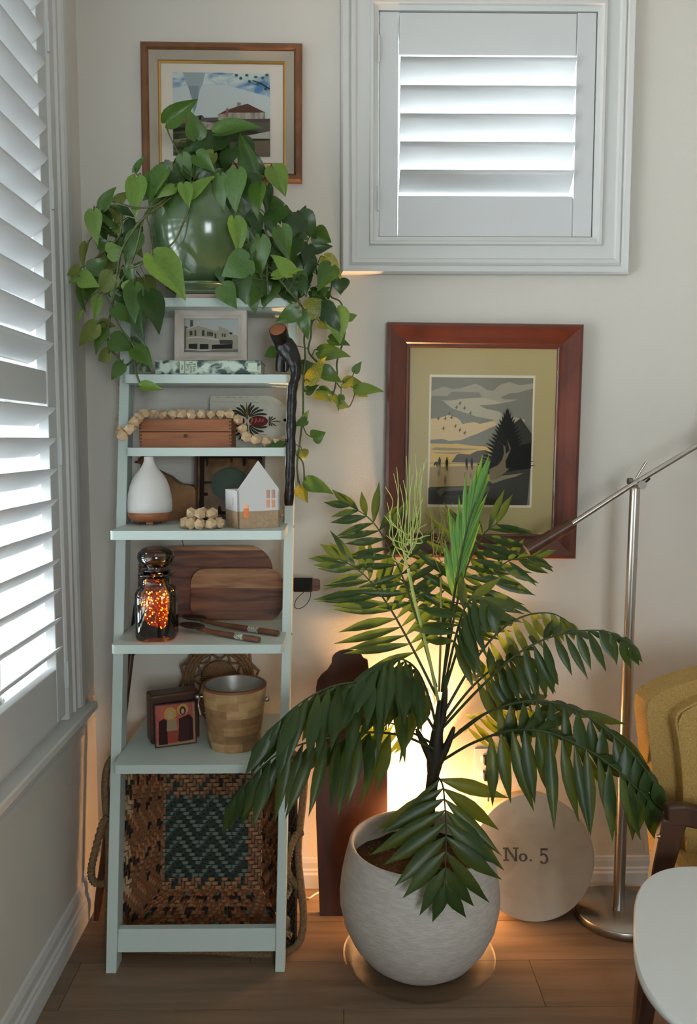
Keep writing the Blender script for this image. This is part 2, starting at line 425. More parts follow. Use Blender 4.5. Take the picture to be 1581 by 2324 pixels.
for z, yf in zip(SZ, SY):
    xr = SXR+.012*(z-.58)-.001
    poly = rrect(SXL, xr, yf, 2.535, [.012, .002, .002, .012], 4)
    m_ = MB(); k = len(poly)
    vs = [(x, y, z-.024) for x, y in poly]+[(x, y, z) for x, y in poly]
    m_.add(vs, [tuple(range(k))[::-1], tuple(range(k, 2*k))]); m_.add(vs, [(i, (i+1) % k, (i+1) % k+k, i+k) for i in range(k)])
    m_.build('shelf_board', mint, lad, bev=.0025)
m_ = MB(); vs = []
for z in (.048, .108):
    yf = 2.125+LEAN*z; vs += [(-.609, yf, z), (-.172, yf, z), (-.172, yf+.022, z), (-.609, yf+.022, z)]
m_.add(vs, [(3, 2, 1, 0), (4, 5, 6, 7), (0, 1, 5, 4), (1, 2, 6, 5), (2, 3, 7, 6), (3, 0, 4, 7)]); m_.build('crossbar', mint, lad, bev=.0015)
for z in (.895, 1.2):
    m_ = MB(); yf = 2.115+LEAN*z+.03; xx = -.150+.028*z/1.855
    m_.tube([(xx-.002, yf, z), (xx+.0015, yf, z)], .004, 10); m_.build('screw', steeld, lad)

# ------------------------------------------------------------------ flat art
def colm(c, r=.7): 
    k = 'ink_%d_%d_%d' % tuple(c)
    return bpy.data.materials.get(k) or M(k, c, r, spec=.2)
def art(name, parent, w, h, y, layers, cx=0, cz=0, step=.00025, rx=None):
    mats = []; mb = MB()
    for i, (poly, c) in enumerate(layers):
        m_ = c if not isinstance(c, tuple) else colm(c)
        if m_ not in mats: mats.append(m_)
        pts = [Vector((cx+(a-.5)*w, y-step*i, cz+(b-.5)*h)) for a, b in poly]
        ar = sum(poly[j][0]*poly[(j+1) % len(poly)][1]-poly[(j+1) % len(poly)][0]*poly[j][1] for j in range(len(poly)))
        if ar < 0: pts = pts[::-1]
        mb.add(pts, [tuple(range(len(pts)))], mats.index(m_))
    return mb.build(name, mats, parent, world=False)
def R_(x0, x1, y0, y1): return [(x0, y0), (x1, y0), (x1, y1), (x0, y1)]
def EL(cx, cy, rx, ry, n=14, a=0):
    ca, sa = math.cos(a), math.sin(a)
    return [(cx+rx*math.cos(2*math.pi*i/n)*ca-ry*math.sin(2*math.pi*i/n)*sa, cy+rx*math.cos(2*math.pi*i/n)*sa+ry*math.sin(2*math.pi*i/n)*ca) for i in range(n)]
def px(poly, x0, x1, y0, y1): return [((a-x0)/(x1-x0), 1-(b-y0)/(y1-y0)) for a, b in poly]

picglass = thin_glass('picture_glass', (253, 253, 252), .05, .12)
# framed watercolour of a railway station -----------------------------------
c0, c1 = P(317, 95, 2.53), P(686, 412, 2.53)
fw, fh = c1.x-c0.x, c0.z-c1.z
p1 = thing('framed_watercolour', 'wood framed watercolour of a railway station above the trailing plant', 'picture', ((c0.x+c1.x)/2, D-.002, (c0.z+c1.z)/2), (0, math.radians(.4), 0))
frw = M('frame_brown_wood', (104, 66, 40), .4, col2=(134, 88, 56), scale=(9, 30, 9)); linen = M('frame_linen', (168, 156, 140), .8, bump=.2, bscale=400)
gold = M('frame_gold', (196, 152, 84), .35, metal=.8); matw = M('mat_cream', (226, 214, 202), .9)
mb = MB(); mb.ring(fw-.046, fh-.046, [(-.001, .008), (0, .019), (.006, .026), (.016, .026), (.023, .018), (.023, 0)]); mb.build('frame', frw, p1, world=False)
mb = MB(); mb.ring(fw-.046, fh-.046, [(-.026, .010), (-.026, .0135), (-.001, .0205)]); mb.build('linen_liner', linen, p1, world=False)
mb = MB(); mb.ring(fw-.046, fh-.046, [(-.034, .007), (-.034, .011), (-.03, .014), (-.025, .0125)]); mb.build('gilt_edge', gold, p1, world=False)
mb = MB(); mb.box((0, -.006, 0), (fw-.05, .004, fh-.05)); mb.build('mat_board', matw, p1, world=False)
skyw = M('sky_wash', (92, 136, 178), .8, col2=(206, 214, 212), scale=(14, 1, 22), ramp=(.38, .56), spec=.2)
grass = M('grass_wash', (52, 62, 38), .8, col2=(126, 122, 96), scale=(8, 1, 46), ramp=(.42, .66), spec=.2)
wallw = M('station_wash', (128, 116, 106), .8, col2=(178, 168, 156), scale=(70, 1, 30), spec=.2)
Z = lambda pl: px(pl, 105, 1500, 75, 1230)
iw, ih = (608-396)/1850*2.53*1.0, (347-171)/1850*2.53
ic = P(502, 259, 2.535)
icx, icz = ic.x-p1.location.x, ic.z-p1.location.z
art('print', p1, iw, ih, -.0085, [(R_(0, 1, 0, 1), skyw), (Z([(105, 300), (500, 220), (900, 250), (1500, 400), (1500, 760), (105, 800)]), (196, 204, 204)),
    (Z([(250, 75), (575, 75), (540, 220), (490, 330), (470, 420), (450, 520), (425, 580), (400, 645), (395, 560), (390, 450), (350, 340), (300, 210)]), (156, 168, 170)),
    (Z([(330, 260), (480, 260), (470, 400), (440, 560), (405, 640), (400, 500), (360, 380)]), (132, 148, 156)),
    (Z([(105, 720), (240, 690), (330, 700), (520, 660), (560, 700), (760, 690), (760, 900), (105, 900)]), (96, 92, 88)),
    (Z([(220, 705), (320, 685), (330, 780), (220, 780)]), (150, 100, 84)), (Z([(480, 670), (510, 670), (510, 730), (480, 730)]), (44, 44, 44)),
    (R_(0, 1, 0, .34), grass), (Z([(470, 760), (800, 740), (800, 870), (470, 860)]), wallw),
    (Z([(750, 660), (850, 600), (1100, 610), (1430, 620), (1430, 730), (750, 720)]), wallw), (Z([(745, 658), (860, 600), (1030, 540), (1180, 500), (1250, 535), (1440, 620), (900, 628)]), (96, 66, 56)),
    (Z([(1030, 485), (1080, 485), (1080, 530), (1030, 540)]), (140, 134, 124)), (Z([(870, 570), (905, 570), (900, 690), (870, 690)]), (150, 100, 88)),
    (Z([(600, 745), (1000, 715), (1500, 705), (1500, 760), (1000, 770), (590, 765)]), (84, 76, 70)), (Z([(1000, 765), (1500, 755), (1500, 880), (1000, 860)]), (96, 90, 84)),
    (Z([(1100, 960), (1500, 880), (1500, 985), (1160, 985)]), (178, 172, 160)), (Z([(860, 1050), (1500, 1010), (1500, 1230), (900, 1230)]), (112, 96, 82)), (Z([(115, 1010), (300, 990), (300, 1040), (115, 1050)]), (146, 138, 104)),
    (Z([(1500, 290), (1380, 215), (1260, 180), (1250, 190), (1360, 225), (1495, 305)]), (52, 66, 62))]
    + [(Z([(a+26*math.cos(k), b+20*math.sin(k)) for k in (0, 1, 2, 3, 4, 5)]), (66, 92, 88)) for a, b in ((1020, 115), (1085, 155), (1170, 115), (1210, 200), (1330, 230), (1400, 150), (1460, 110), (1440, 300), (1300, 140))], icx, icz)
mb = MB(); mb.box((0, -.0128, 0), (fw-.1, .001, fh-.1)); mb.build('glazing', picglass, p1, world=False)
# framed print of people on a beach -------------------------------------------
q = [P(u, v, 2.525) for u, v in ((875, 733), (1329, 737), (1305, 1268), (866, 1262))]
cen = sum(q, Vector())/4; fw, fh = (q[1]-q[0]).length-.012, (q[1]-q[2]).length
p2 = thing('framed_print', 'wide cherry wood frame with olive mat holding a beach at dusk print', 'picture', (cen.x, D-.002, cen.z), (0, math.radians(.6), 0))
cherry = M('cherry_wood', (76, 33, 20), .3, col2=(98, 45, 27), scale=(6, 20, 6), coat=.4); olive = M('mat_olive', (178, 161, 116), .9)
mb = MB(); mb.ring(fw-.146, fh-.146, [(-.001, .008), (0, .014), (.004, .017), (.01, .0165), (.014, .021), (.03, .026), (.05, .036), (.062, .04), (.07, .037), (.073, .03), (.073, 0)]); mb.build('frame', cherry, p2, world=False, label='wide cherry wood moulding')
mb = MB(); mb.box((0, -.007, 0), (fw-.14, .004, fh-.14)); mb.build('mat_board', olive, p2, world=False, label='olive green mat')
Z = lambda pl: px(pl, 100, 1375, 95, 1715)
ic = (P(975, 850, 2.535)+P(1216, 855, 2.535)+P(1203, 1155, 2.535)+P(971, 1145, 2.535))/4
iw, ih = 238/1850*2.54, 296/1850*2.56
icx, icz = ic.x-p2.location.x, ic.z-p2.location.z
mb = MB(); mb.box((icx, -.0092, icz), (iw+.0, .0006, ih)); mb.build('inner_mat', M('mat_inner', (222, 208, 186), .9), p2, world=False)
G1, G2, G3, CR, BK = (128, 124, 112), (160, 152, 136), (104, 100, 92), (206, 178, 136), (26, 25, 23)
def pine(cx, top, base, hw, n, seed):
    r = random.Random(seed); L_, R2 = [], []
    for i in range(n):
        t_ = i/(n-1); y_ = top+(base-top)*t_; w_ = hw*(t_**.8)+10
        L_ += [(cx-w_*.62, y_+18), (cx-w_*(1+r.uniform(-.08, .12)), y_+r.uniform(-26, -6))]
        R2 += [(cx+w_*.62, y_+18), (cx+w_*(1+r.uniform(-.08, .12)), y_+r.uniform(-26, -6))]
    return [(cx, top-40)]+L_+[(cx-hw*.8, base+40), (cx+hw*.8, base+40)]+R2[::-1]
bird = lambda x, y: [(x-28, y+8), (x-8, y-4), (x+4, y-26), (x+10, y-26), (x+6, y-2), (x+24, y-12), (x+6, y+12), (x-4, y+34), (x-6, y+8)]
pers = lambda x, y, h: [(x-6, y), (x-14, y-h*.45), (x-16, y-h*.8), (x-6, y-h*.84), (x-8, y-h), (x+8, y-h), (x+8, y-h*.84), (x+18, y-h*.78), (x+14, y-h*.42), (x+14, y), (x+5, y), (x+2, y-h*.4)]
lay = [(R_(0, 1, 0, 1), G1),
 (Z([(100, 270), (250, 215), (360, 240), (450, 235), (560, 200), (650, 170), (740, 210), (800, 250), (880, 260), (960, 180), (1080, 145), (1200, 185), (1375, 160), (1375, 225), (1180, 280), (1080, 290), (965, 345), (1020, 365), (1190, 365), (1080, 395), (900, 430), (720, 440), (600, 360), (400, 370), (260, 400), (100, 350)]), G2),
 (Z([(260, 400), (480, 365), (740, 345), (980, 400), (1190, 370), (1050, 400), (900, 430), (700, 445), (800, 490), (960, 520), (1000, 560), (1290, 620), (1250, 700), (900, 720), (600, 620), (450, 540), (300, 450)]), (176, 166, 144)),
 (Z([(360, 275), (700, 280), (740, 345), (480, 365), (260, 385), (110, 370), (110, 330), (300, 330)]), G1),
 (Z([(100, 620), (200, 610), (330, 570), (440, 610), (510, 680), (650, 655), (720, 675), (900, 645), (930, 690), (700, 800), (480, 890), (330, 900), (100, 880)]), CR),
 (Z([(100, 400), (260, 410), (370, 490), (580, 560), (680, 590), (905, 630), (720, 680), (620, 650), (500, 685), (440, 600), (330, 570), (200, 610), (100, 615)]), G1),
 (Z([(480, 890), (620, 830), (800, 770), (930, 690), (930, 940), (600, 940), (560, 905)]), G1),
 (Z([(100, 880), (290, 880), (400, 930), (640, 960), (930, 970), (930, 1180), (100, 1180)]), (212, 172, 106)),
 (Z([(100, 890), (250, 875), (350, 905), (470, 925), (380, 940), (100, 935)]), G1), (Z([(150, 985), (380, 990), (720, 1000), (600, 1015), (300, 1025), (110, 1015)]), (150, 134, 104)), (Z([(130, 1050), (420, 1045), (560, 1040), (400, 1065), (160, 1058)]), (150, 130, 96)),
 (Z([(370, 1172), (430, 1080), (460, 1060), (600, 1070), (700, 1020), (800, 1010), (900, 1180)]), (92, 84, 72)),
 (Z([(100, 1180), (900, 1180), (900, 1480), (640, 1470), (400, 1500), (200, 1520), (95, 1490)]), (166, 140, 100)), (Z([(100, 1190), (700, 1195), (760, 1205), (400, 1225), (100, 1235)]), (214, 178, 112)),
 (Z([(1100, 700), (1180, 640), (1230, 600), (1290, 690), (1375, 800), (1375, 1100), (1100, 1100)]), (58, 56, 50)),
 (Z([(690, 1190), (840, 1320), (900, 1400), (640, 1470), (85, 1495), (200, 1530), (85, 1500), (85, 1715), (1340, 1715), (1375, 1150), (1000, 1150)]), (62, 61, 54)),
 (Z(pine(1060, 500, 1200, 330, 17, 3)), BK), (Z([(760, 1180), (1375, 900), (1375, 1240), (1000, 1300), (850, 1320), (700, 1190)]), BK),
 (Z([(190, 1545), (260, 1500), (450, 1490), (680, 1470), (860, 1480), (860, 1540), (700, 1580), (420, 1605), (230, 1610)]), (96, 86, 68)), (Z([(300, 1545), (680, 1520), (700, 1575), (420, 1603), (250, 1600)]), (48, 45, 38)),
 (Z([(860, 1390), (850, 1260), (880, 1240), (960, 1200), (1010, 1130), (1030, 1050), (1020, 950), (910, 870), (1040, 960), (1055, 1060), (1100, 1010), (1060, 860), (1115, 990), (1080, 1090), (1050, 1150), (1060, 1240), (1100, 1250), (1010, 1330), (900, 1400)]), (120, 104, 80)),
 (Z([(860, 1420), (1010, 1340), (1290, 1300), (1180, 1350), (1030, 1390), (900, 1440)]), (136, 122, 96))]
lay += [(Z(bird(a, b)), (92, 86, 72)) for a, b in ((460, 420), (420, 470), (520, 480), (595, 545), (330, 550), (195, 615), (280, 615), (360, 600), (260, 740), (410, 710), (465, 760), (530, 795))]
lay += [(Z(pers(a, b, c)), BK) for a, b, c in ((218, 1245, 135), (310, 1285, 175), (560, 1265, 155), (625, 1265, 155))] + [(Z([(140, 1225), (160, 1170), (195, 1165), (200, 1190), (190, 1240), (175, 1200)]), BK)]
lay += [(Z(EL(a, b, 14, c)), (128, 106, 78)) for a, b, c in ((215, 1310, 46), (295, 1400, 60), (545, 1340, 46), (615, 1340, 40))]
art('print', p2, iw-.012, ih-.016, -.0098, lay, icx, icz, step=.00012)
mb = MB(); mb.box((0, -.0155, 0), (fw-.146, .001, fh-.146)); mb.build('glazing', picglass, p2, world=False)
# ------------------------------------------------------------------ shelf 2: book, small photo, walking stick
a, b = P(353, 845, 2.345), P(592, 847, 2.345); bz0 = SZ[1]
bw = b.x-a.x; bh = .0405; bd = .15
bk = thing('hardback_book', 'hardback book lying flat in a green and grey illustrated jacket', 'book', ((a.x+b.x)/2, 2.345, bz0+.0004))
jack = M('jacket_print', (196, 212, 196), .5, col2=(62, 78, 74), scale=(34, 60, 50), ramp=(.42, .58), detail=6)
pages = M('book_pages', (206, 196, 176), .9, col2=(186, 174, 152), scale=(4, 4, 700))
mb = MB(); sec = []
for i in range(9): w_ = math.pi*(i/8-.5); sec.append((-.004*math.cos(w_), bh/2+bh/2*math.sin(w_)))
n = len(sec)
ol = [(bd, 0)]+[(y_, z_) for y_, z_ in sec]+[(bd, bh), (bd, bh-.003), (.004, bh-.003), (.004, .003), (bd, .003)]
k = len(ol); vs = [(-bw/2, y_, z_) for y_, z_ in ol]+[(bw/2, y_, z_) for y_, z_ in ol]
mb.add(vs, [(i, (i+1) % k, k+(i+1) % k, k+i) for i in range(k)])
for s_ in (0, k):
    mb.add(vs, [(s_+0, s_+1, s_+2, s_+13, s_+14)], 0) if False else None
mb.add(vs, [tuple(range(k)), tuple(range(2*k-1, k-1, -1))]); mb.build('jacket', jack, bk, world=False)
mb = MB(); mb.box((0, .004+(bd-.008)/2, bh/2), (bw-.006, bd-.01, bh-.0062)); mb.build('page_block', pages, bk, world=False)
pale = colm((198, 212, 190)); ink = colm((62, 70, 66))
zx = lambda x: ((x-75)/(1425-75)-.5)*bw
def label_panel(x0, x1, name):
    m_ = MB(); m_.box(((zx(x0)+zx(x1))/2, -.0046, bh/2), (zx(x1)-zx(x0), .0008, bh*.86)); m_.build(name, pale, bk, world=False)
label_panel(388, 612, 'title_panel')
m_ = MB(); m_.box(((zx(1265)+zx(1380))/2, -.0046, bh*.5), (zx(1380)-zx(1265), .0008, bh*.6)); m_.build('publisher_panel', pale, bk, world=False)
def spine_text(txt, x, size, z=bh/2):
    me = text_mesh(txt, size, ink); T = Matrix.Translation((zx(x), -.0052, z)) @ Matrix.Rotation(math.pi/2, 4, 'X') @ Matrix.Rotation(math.pi/2, 4, 'Z')
    obj('lettering', me, bk, T=T)
for s_, x_, sz_ in (('Alan', 418, .0085), ('Moorehead', 452, .0072), ('THE', 497, .0115), ('WHITE', 536, .0105), ('NILE', 576, .0115)): spine_text(s_, x_, sz_)
# small photo frame standing on the book
c0, c1 = P(398, 697, 2.40), P(559, 815, 2.40)
fz = bz0+bh+.001
fw, fh = (559-397)/1850*2.40*1.0, .152
ph = thing('photo_frame', 'small whitewashed frame with black and white street photo above the book', 'picture', ((c0.x+c1.x)/2, 2.395, fz), (math.radians(-7), 0, 0))
wash = M('whitewash_wood', (206, 196, 186), .7, col2=(182, 168, 156), scale=(10, 60, 10))
T = Matrix.Translation((0, 0, fh/2))
mb = MB(); mb.ring(fw-.05, fh-.05, [(-.002, -.004), (-.002, .004), (.004, .008), (.008, .007), (.02, .014), (.023, .014), (.025, .011), (.025, -.012), (0, -.012)], T=T); mb.build('frame', wash, ph, world=False)
mb = MB(); mb.box((0, .006, fh/2), (fw-.05, .006, fh-.05)); mb.build('backing', hole, ph, world=False)
Z = lambda pl: px(pl, 440, 1110, 175, 605)
lay = [(R_(0, 1, 0, 1), (176, 180, 178)), (Z([(440, 260), (480, 275), (510, 300), (480, 540), (440, 560)]), (110, 108, 100)), (Z([(515, 195), (552, 195), (552, 275), (515, 285)]), (96, 90, 84)),
 (Z([(470, 300), (610, 245), (850, 320), (870, 300), (845, 270), (880, 275), (920, 290), (985, 320), (990, 350), (1100, 390), (1105, 550), (640, 570), (470, 540)]), (158, 152, 136)), (Z([(470, 302), (610, 247), (850, 322), (850, 334), (612, 262), (472, 316)]), (190, 184, 168)),
 (Z([(470, 410), (610, 395), (860, 430), (860, 445), (612, 410), (470, 425)]), (190, 184, 168)), (Z([(500, 490), (605, 485), (605, 555), (500, 545)]), (52, 50, 46)), (Z([(635, 490), (740, 492), (740, 550), (635, 555)]), (48, 46, 42)),
 (Z([(870, 440), (1030, 440), (1035, 490), (880, 490)]), (70, 68, 62)), (Z([(780, 500), (1030, 490), (1030, 545), (780, 550)]), (40, 38, 36)), (Z([(990, 345), (1035, 350), (1020, 372), (1000, 372)]), (50, 50, 48)),
 (Z([(440, 560), (640, 572), (1110, 550), (1110, 605), (440, 605)]), (120, 116, 106)), (Z([(470, 545), (640, 560), (770, 556), (770, 570), (640, 576)]), (186, 182, 170))]
lay += [(Z(R_(a, b, c, d)), (74, 70, 64)) for a, b, c, d in ((512, 545, 385, 330), (570, 592, 390, 320), (660, 690, 390, 320), (724, 742, 390, 335), (748, 768, 392, 340), (774, 792, 395, 345), (815, 835, 420, 360), (902, 920, 400, 360), (930, 948, 405, 365))]
art('photograph', ph, fw-.05, fh-.05, .0025, lay, 0, fh/2, step=.00012)
# knobbly dark walking stick hooked over the shelf edge
bark = M('blackthorn_bark', (15, 12, 12), .32, col2=(30, 24, 23), scale=(60, 60, 30), bump=.5, bscale=70); cutw = M('cut_wood', (150, 92, 62), .7)
wk = thing('walking_stick', 'knobbly black wooden walking stick hooked over the shelf edge', 'walking stick', P(655, 1147, 2.30))
mb = MB()
mb.tube(smooth_path([P(630, 748, 2.285), P(640, 775, 2.318), P(655, 797, 2.325), P(668, 822, 2.312), P(671, 850, 2.306), P(664, 880, 2.302), P(661, 940, 2.30), P(660, 1010, 2.30), P(658, 1080, 2.30), P(655, 1146, 2.30)], 5),
        [.0245+.001*math.sin(i) for i in range(6)]+[.0275, .028, .028, .028, .0275, .026, .0245, .0225, .021, .0195, .018, .017, .016, .015]+[.0132+.0011*math.sin(i*1.7) for i in range(26)], 14)
mb.tube(smooth_path([P(648, 790, 2.338), P(641, 815, 2.346), P(638, 843, 2.352)], 5), [.018, .021, .021, .0205, .02, .0195, .019, .0185, .018, .017, .0165], 12)
mb.tube(smooth_path([P(652, 800, 2.332), P(651, 822, 2.334), P(650, 842, 2.336)], 4), [.012, .012, .011, .010, .009, .008, .007, .006, .005], 8)
mb.build('shaft', bark, wk)
mb = MB(); c_ = P(630, 748, 2.285); d_ = (P(640, 775, 2.318)-c_).normalized(); mb.tube([c_-d_*.0012, c_], .0225, 16); mb.build('cut_end', cutw, wk)
mb = MB(); c_ = P(655, 1146, 2.30); mb.tube([c_, c_+Vector((0, 0, -.002))], .0105, 12); mb.build('cut_end', cutw, wk)
for u, v, dx in ((664, 1055, -.01), (650, 1000, -.012), (667, 905, -.012)):
    mb = MB(); mb.sphere(P(u, v, 2.291), .004, 8, 6); mb.build('knot', bark, wk)
# ------------------------------------------------------------------ shelf 3: painted board, wooden box, bead garland
pw0, pw1 = P(478, 1015, 2.50), P(655, 1015, 2.50)
cw = pw1.x-pw0.x
pb = thing('painted_board', 'white chipped board painted with folk art flowers and leaves', 'board', ((pw0.x+pw1.x)/2, 2.475, SZ[2]+.0006), (math.radians(-10), 0, 0))
chip = M('chipped_white', (206, 202, 188), .75, col2=(188, 182, 164), scale=(26, 26, 40), ramp=(.5, .75)); edgew = M('board_edge', (132, 104, 74), .8)
bh_ = .158
zb_ = lambda x, y: ((x-75)/(1440-75)*cw-cw/2, (1-(y-80)/(1000-80))*bh_)
out = [(-cw/2, 0), (cw/2, 0), (cw/2, bh_*.69), (cw/2-.004, bh_*.74)]+[zb_(x, y) for x, y in ((1390, 270), (1310, 190), (1220, 130), (1150, 100), (1080, 84))]+[(-cw/2+.004, bh_), (-cw/2, bh_-.004)]
mb = MB(); mb.prism(out, 0, .012); ob = mb.build('board', [chip], pb, world=False, bev=.001)
def petal(x0, y0, x1, y1, w, bend=0):
    d = Vector((x1-x0, y1-y0)); n_ = Vector((-d.y, d.x)).normalized(); o_ = []
    for s_ in (1, -1):
        r_ = []
        for i in range(7):
            t_ = i/6; ww_ = w*(t_**.6)*(1-max(0, t_-.8)*3.2) if t_ < 1 else w*.25
            c_ = Vector((x0, y0))+d*t_+n_*bend*math.sin(t_*math.pi)
            r_.append(c_+n_*s_*ww_)
        o_ += r_ if s_ == 1 else r_[::-1]
    return [zb_(p_.x, p_.y) for p_ in o_]
GN, OL, MR, TN = (58, 60, 44), (118, 98, 54), (104, 46, 40), (166, 118, 76)
sh = []
for (x1, y1) in ((600, 240), (530, 290), (450, 345), (420, 405)): sh.append((petal(700, 470, x1, y1, 26, 30), GN))
for (x1, y1) in ((790, 205), (845, 250), (925, 290), (1010, 335), (1070, 420)): sh.append((petal(765, 470, x1, y1, 26, -30), GN))
for (x1, y1) in ((1080, 640), (1020, 730), (930, 770), (870, 850)): sh.append((petal(765, 600, x1, y1, 26, 30), GN))
for (x1, y1) in ((440, 725), (510, 800), (580, 870), (640, 890)): sh.append((petal(700, 610, x1, y1, 24, -30), GN))
sh += [([zb_(x, y) for x, y in ((712, 190), (745, 400), (742, 490), (720, 515), (698, 480), (692, 380))], OL), ([zb_(x, y) for x, y in ((718, 560), (745, 620), (748, 790), (695, 790), (695, 620))], OL)]
sh += [([zb_(x, y) for x, y in EL(545, 540, 140, 97, 22)], MR), ([zb_(x, y) for x, y in EL(922, 540, 165, 97, 22)], (112, 40, 46))]
for x in (800, 870, 935, 990): sh.append((petal(x-25, 590-(x-800)*.2, x+15, 480+(x-800)*.1, 20, 14), TN))
for x in (600, 555): sh.append((petal(x, 600, x+20, 500, 18, 12), (120, 84, 56)))
for (x1, y1) in ((1120, 455), (1170, 455), (1225, 480), (1310, 545), (1225, 625), (1165, 635), (1115, 630)): sh.append((petal(1100, 545, x1, y1, 13, 0), OL if y1 == 545 else GN))
sh.append(([zb_(x, y) for x, y in EL(1385, 522, 34, 28, 16)], (14, 13, 12)))
mats = []; mb = MB()
for i, (pl, c_) in enumerate(sh):
    m_ = colm(c_)
    if m_ not in mats: mats.append(m_)
    mb.add([(x, -.0004-.00008*i, z) for x, z in pl], [tuple(range(len(pl)))], mats.index(m_))
mb.build('painted_flowers', mats, pb, world=False)
mb = MB()
for (x0, x1, y0) in ((100, 920, 195), (1340, 1425, 752), (950, 1080, 775), (180, 260, 105), (360, 450, 108), (470, 520, 108), (560, 640, 110), (700, 740, 106), (860, 910, 114)):
    a_, b_ = zb_(x0, y0), zb_(x1, y0+6); mb.add([(a_[0], -.0003, a_[1]-.0004), (b_[0], -.0003, b_[1]-.0004), (b_[0], -.0003, b_[1]+.0004), (a_[0], -.0003, a_[1]+.0004)], [(0, 1, 2, 3)])
mb.build('scratches', colm((120, 106, 84)), pb, world=False, kind='stuff')
# dovetailed wooden box
b0, b1 = P(322, 1013, 2.345), P(525, 1013, 2.345)
bxw = b1.x-b0.x+.008
oak = M('box_wood', (132, 78, 44), .5, col2=(158, 98, 58), scale=(5, 30, 50), bump=.1, bscale=40)
oakd = M('box_joint', (92, 52, 28), .6)
bo = thing('wooden_box', 'small brown dovetailed wooden box with lid under the bead string', 'box', ((b0.x+b1.x)/2-.004, 2.35, SZ[2]+.0005))
bxh = .081; bxd = .10
mb = MB(); mb.box((0, bxd/2, bxh*.27), (bxw, bxd, bxh*.54)); mb.build('body', oak, bo, world=False, bev=.001)
mb = MB(); mb.box((0, bxd/2, bxh*.78), (bxw, bxd, bxh*.43)); mb.build('lid', oak, bo, world=False, bev=.001)
mb = MB(); mb.box((0, bxd/2, bxh*.553), (bxw-.003, bxd-.003, .004)); mb.build('seam', hole, bo, world=False)
for sx in (-1, 1):
    mb = MB()
    for i in range(8):
        mb.box((sx*(bxw/2-.0035), -.0004, .006+i*.0096), (.0068, .0012, .0046))
    mb.build('dovetail', oakd, bo, world=False)
mb = MB(); T = Matrix.Translation((0, -.0006, bxh*.4)) @ Matrix.Rotation(math.pi/2, 4, 'X'); mb.lathe([(.0058, -.001), (.0058, .001), (.0038, .0012), (.003, .0002), (0, .0002)], 16, T=T); mb.build('catch', oakd, bo, world=False)
# faceted wooden beads
beadw = M('bead_wood', (196, 164, 126), .65, col2=(218, 188, 152), scale=(60, 60, 60), rnd=.06)
def bead_mesh(name, r):   # cuboctahedron-like faceted bead
    s_ = r*.74; vs = []
    for a_ in (-1, 1):
        for b_ in (-1, 1): vs += [(a_*s_, b_*s_, 0), (a_*s_, 0, b_*s_), (0, a_*s_, b_*s_)]
    import bmesh
    bm = bmesh.new()
    for p in vs: bm.verts.new(p)
    bmesh.ops.convex_hull(bm, input=bm.verts); bmesh.ops.dissolve_limit(bm, angle_limit=.02, verts=bm.verts, edges=bm.edges)
    me = bpy.data.meshes.new(name); bm.to_mesh(me); bm.free(); me.materials.append(beadw); return me
bead = bead_mesh('bead', .0165)
cord = M('bead_cord', (150, 124, 92), .9)
def garland(label, path, spacing, name='bead_garland', order=None, r=.0165):
    g_ = thing(name, label, 'bead garland', path[0])
    mb = MB(); mb.tube(path, .0012, 6); mb.build('cord', cord, g_)
    acc = 0; rr = random.Random(len(path)); last = None
    for i in range(len(path)):
        if last is None or (path[i]-last).length >= spacing:
            last = path[i]
            T = Matrix.Translation(path[i]-g_.location) @ Matrix.Rotation(rr.uniform(0, 6), 4, (rr.random(), rr.random(), rr.random())) @ Matrix.Scale(r/.0165*rr.uniform(.93, 1.05), 4)
            obj('bead', bead, g_, T=T)
    return g_
zt = SZ[2]+bxh+.0135
pts = [P(277, 760, 2.52), P(279, 840, 2.515), P(281, 900, 2.50), P(278, 945, 2.46), P(274, 975, 2.40), P(277, 988, 2.30), P(292, 977, 2.285), P(303, 960, 2.30)]
pts = pts+[Vector((P(322, 945, 2.33).x, 2.362, zt+.002))]
for i in range(1, 9): pts.append(Vector((b0.x+.02+(bxw-.02)*i/8, 2.375+.012*math.sin(i*1.3), zt)))
pts += [Vector((b1.x+.022, 2.375, SZ[2]+.065)), Vector((b1.x+.04, 2.365, SZ[2]+.035)), P(564, 994, 2.36), P(592, 1000, 2.36), P(622, 1004, 2.37), P(645, 1000, 2.40)]
for p in pts[-4:]: p.z = max(p.z, SZ[2]+.0145)
garland('string of faceted pale wood beads draped over the wooden box', smooth_path(pts, 24), .0285)
# bead cluster on shelf 4
pts = []
for u, v, z, Y in ((420, 1192, .015, 2.215), (440, 1195, .0145, 2.185), (462, 1196, .0145, 2.18), (482, 1192, .0145, 2.19), (498, 1186, .0145, 2.215), (490, 1175, .0145, 2.25), (468, 1172, .0145, 2.26), (445, 1174, .0145, 2.25), (428, 1180, .040, 2.225), (446, 1178, .041, 2.205), (470, 1178, .041, 2.2), (488, 1182, .040, 2.215), (474, 1170, .040, 2.245), (450, 1168, .040, 2.235)):
    p = P(u, v, Y); p.z = SZ[3]+z; pts.append(p)
garland('coil of faceted pale wood beads piled on shelf beside the ceramic house', smooth_path(pts, 20), .029, r=.0162)
pts = [P(655, 1128, 2.40), P(650, 1150, 2.395), P(647, 1172, 2.385), Vector((P(646, 1180, 2.37).x-.003, 2.37, SZ[3]+.0155)), Vector((P(625, 1180, 2.39).x, 2.40, SZ[3]+.0155))]
garland('short string of pale wood beads behind the ceramic house', smooth_path(pts, 16), .029)

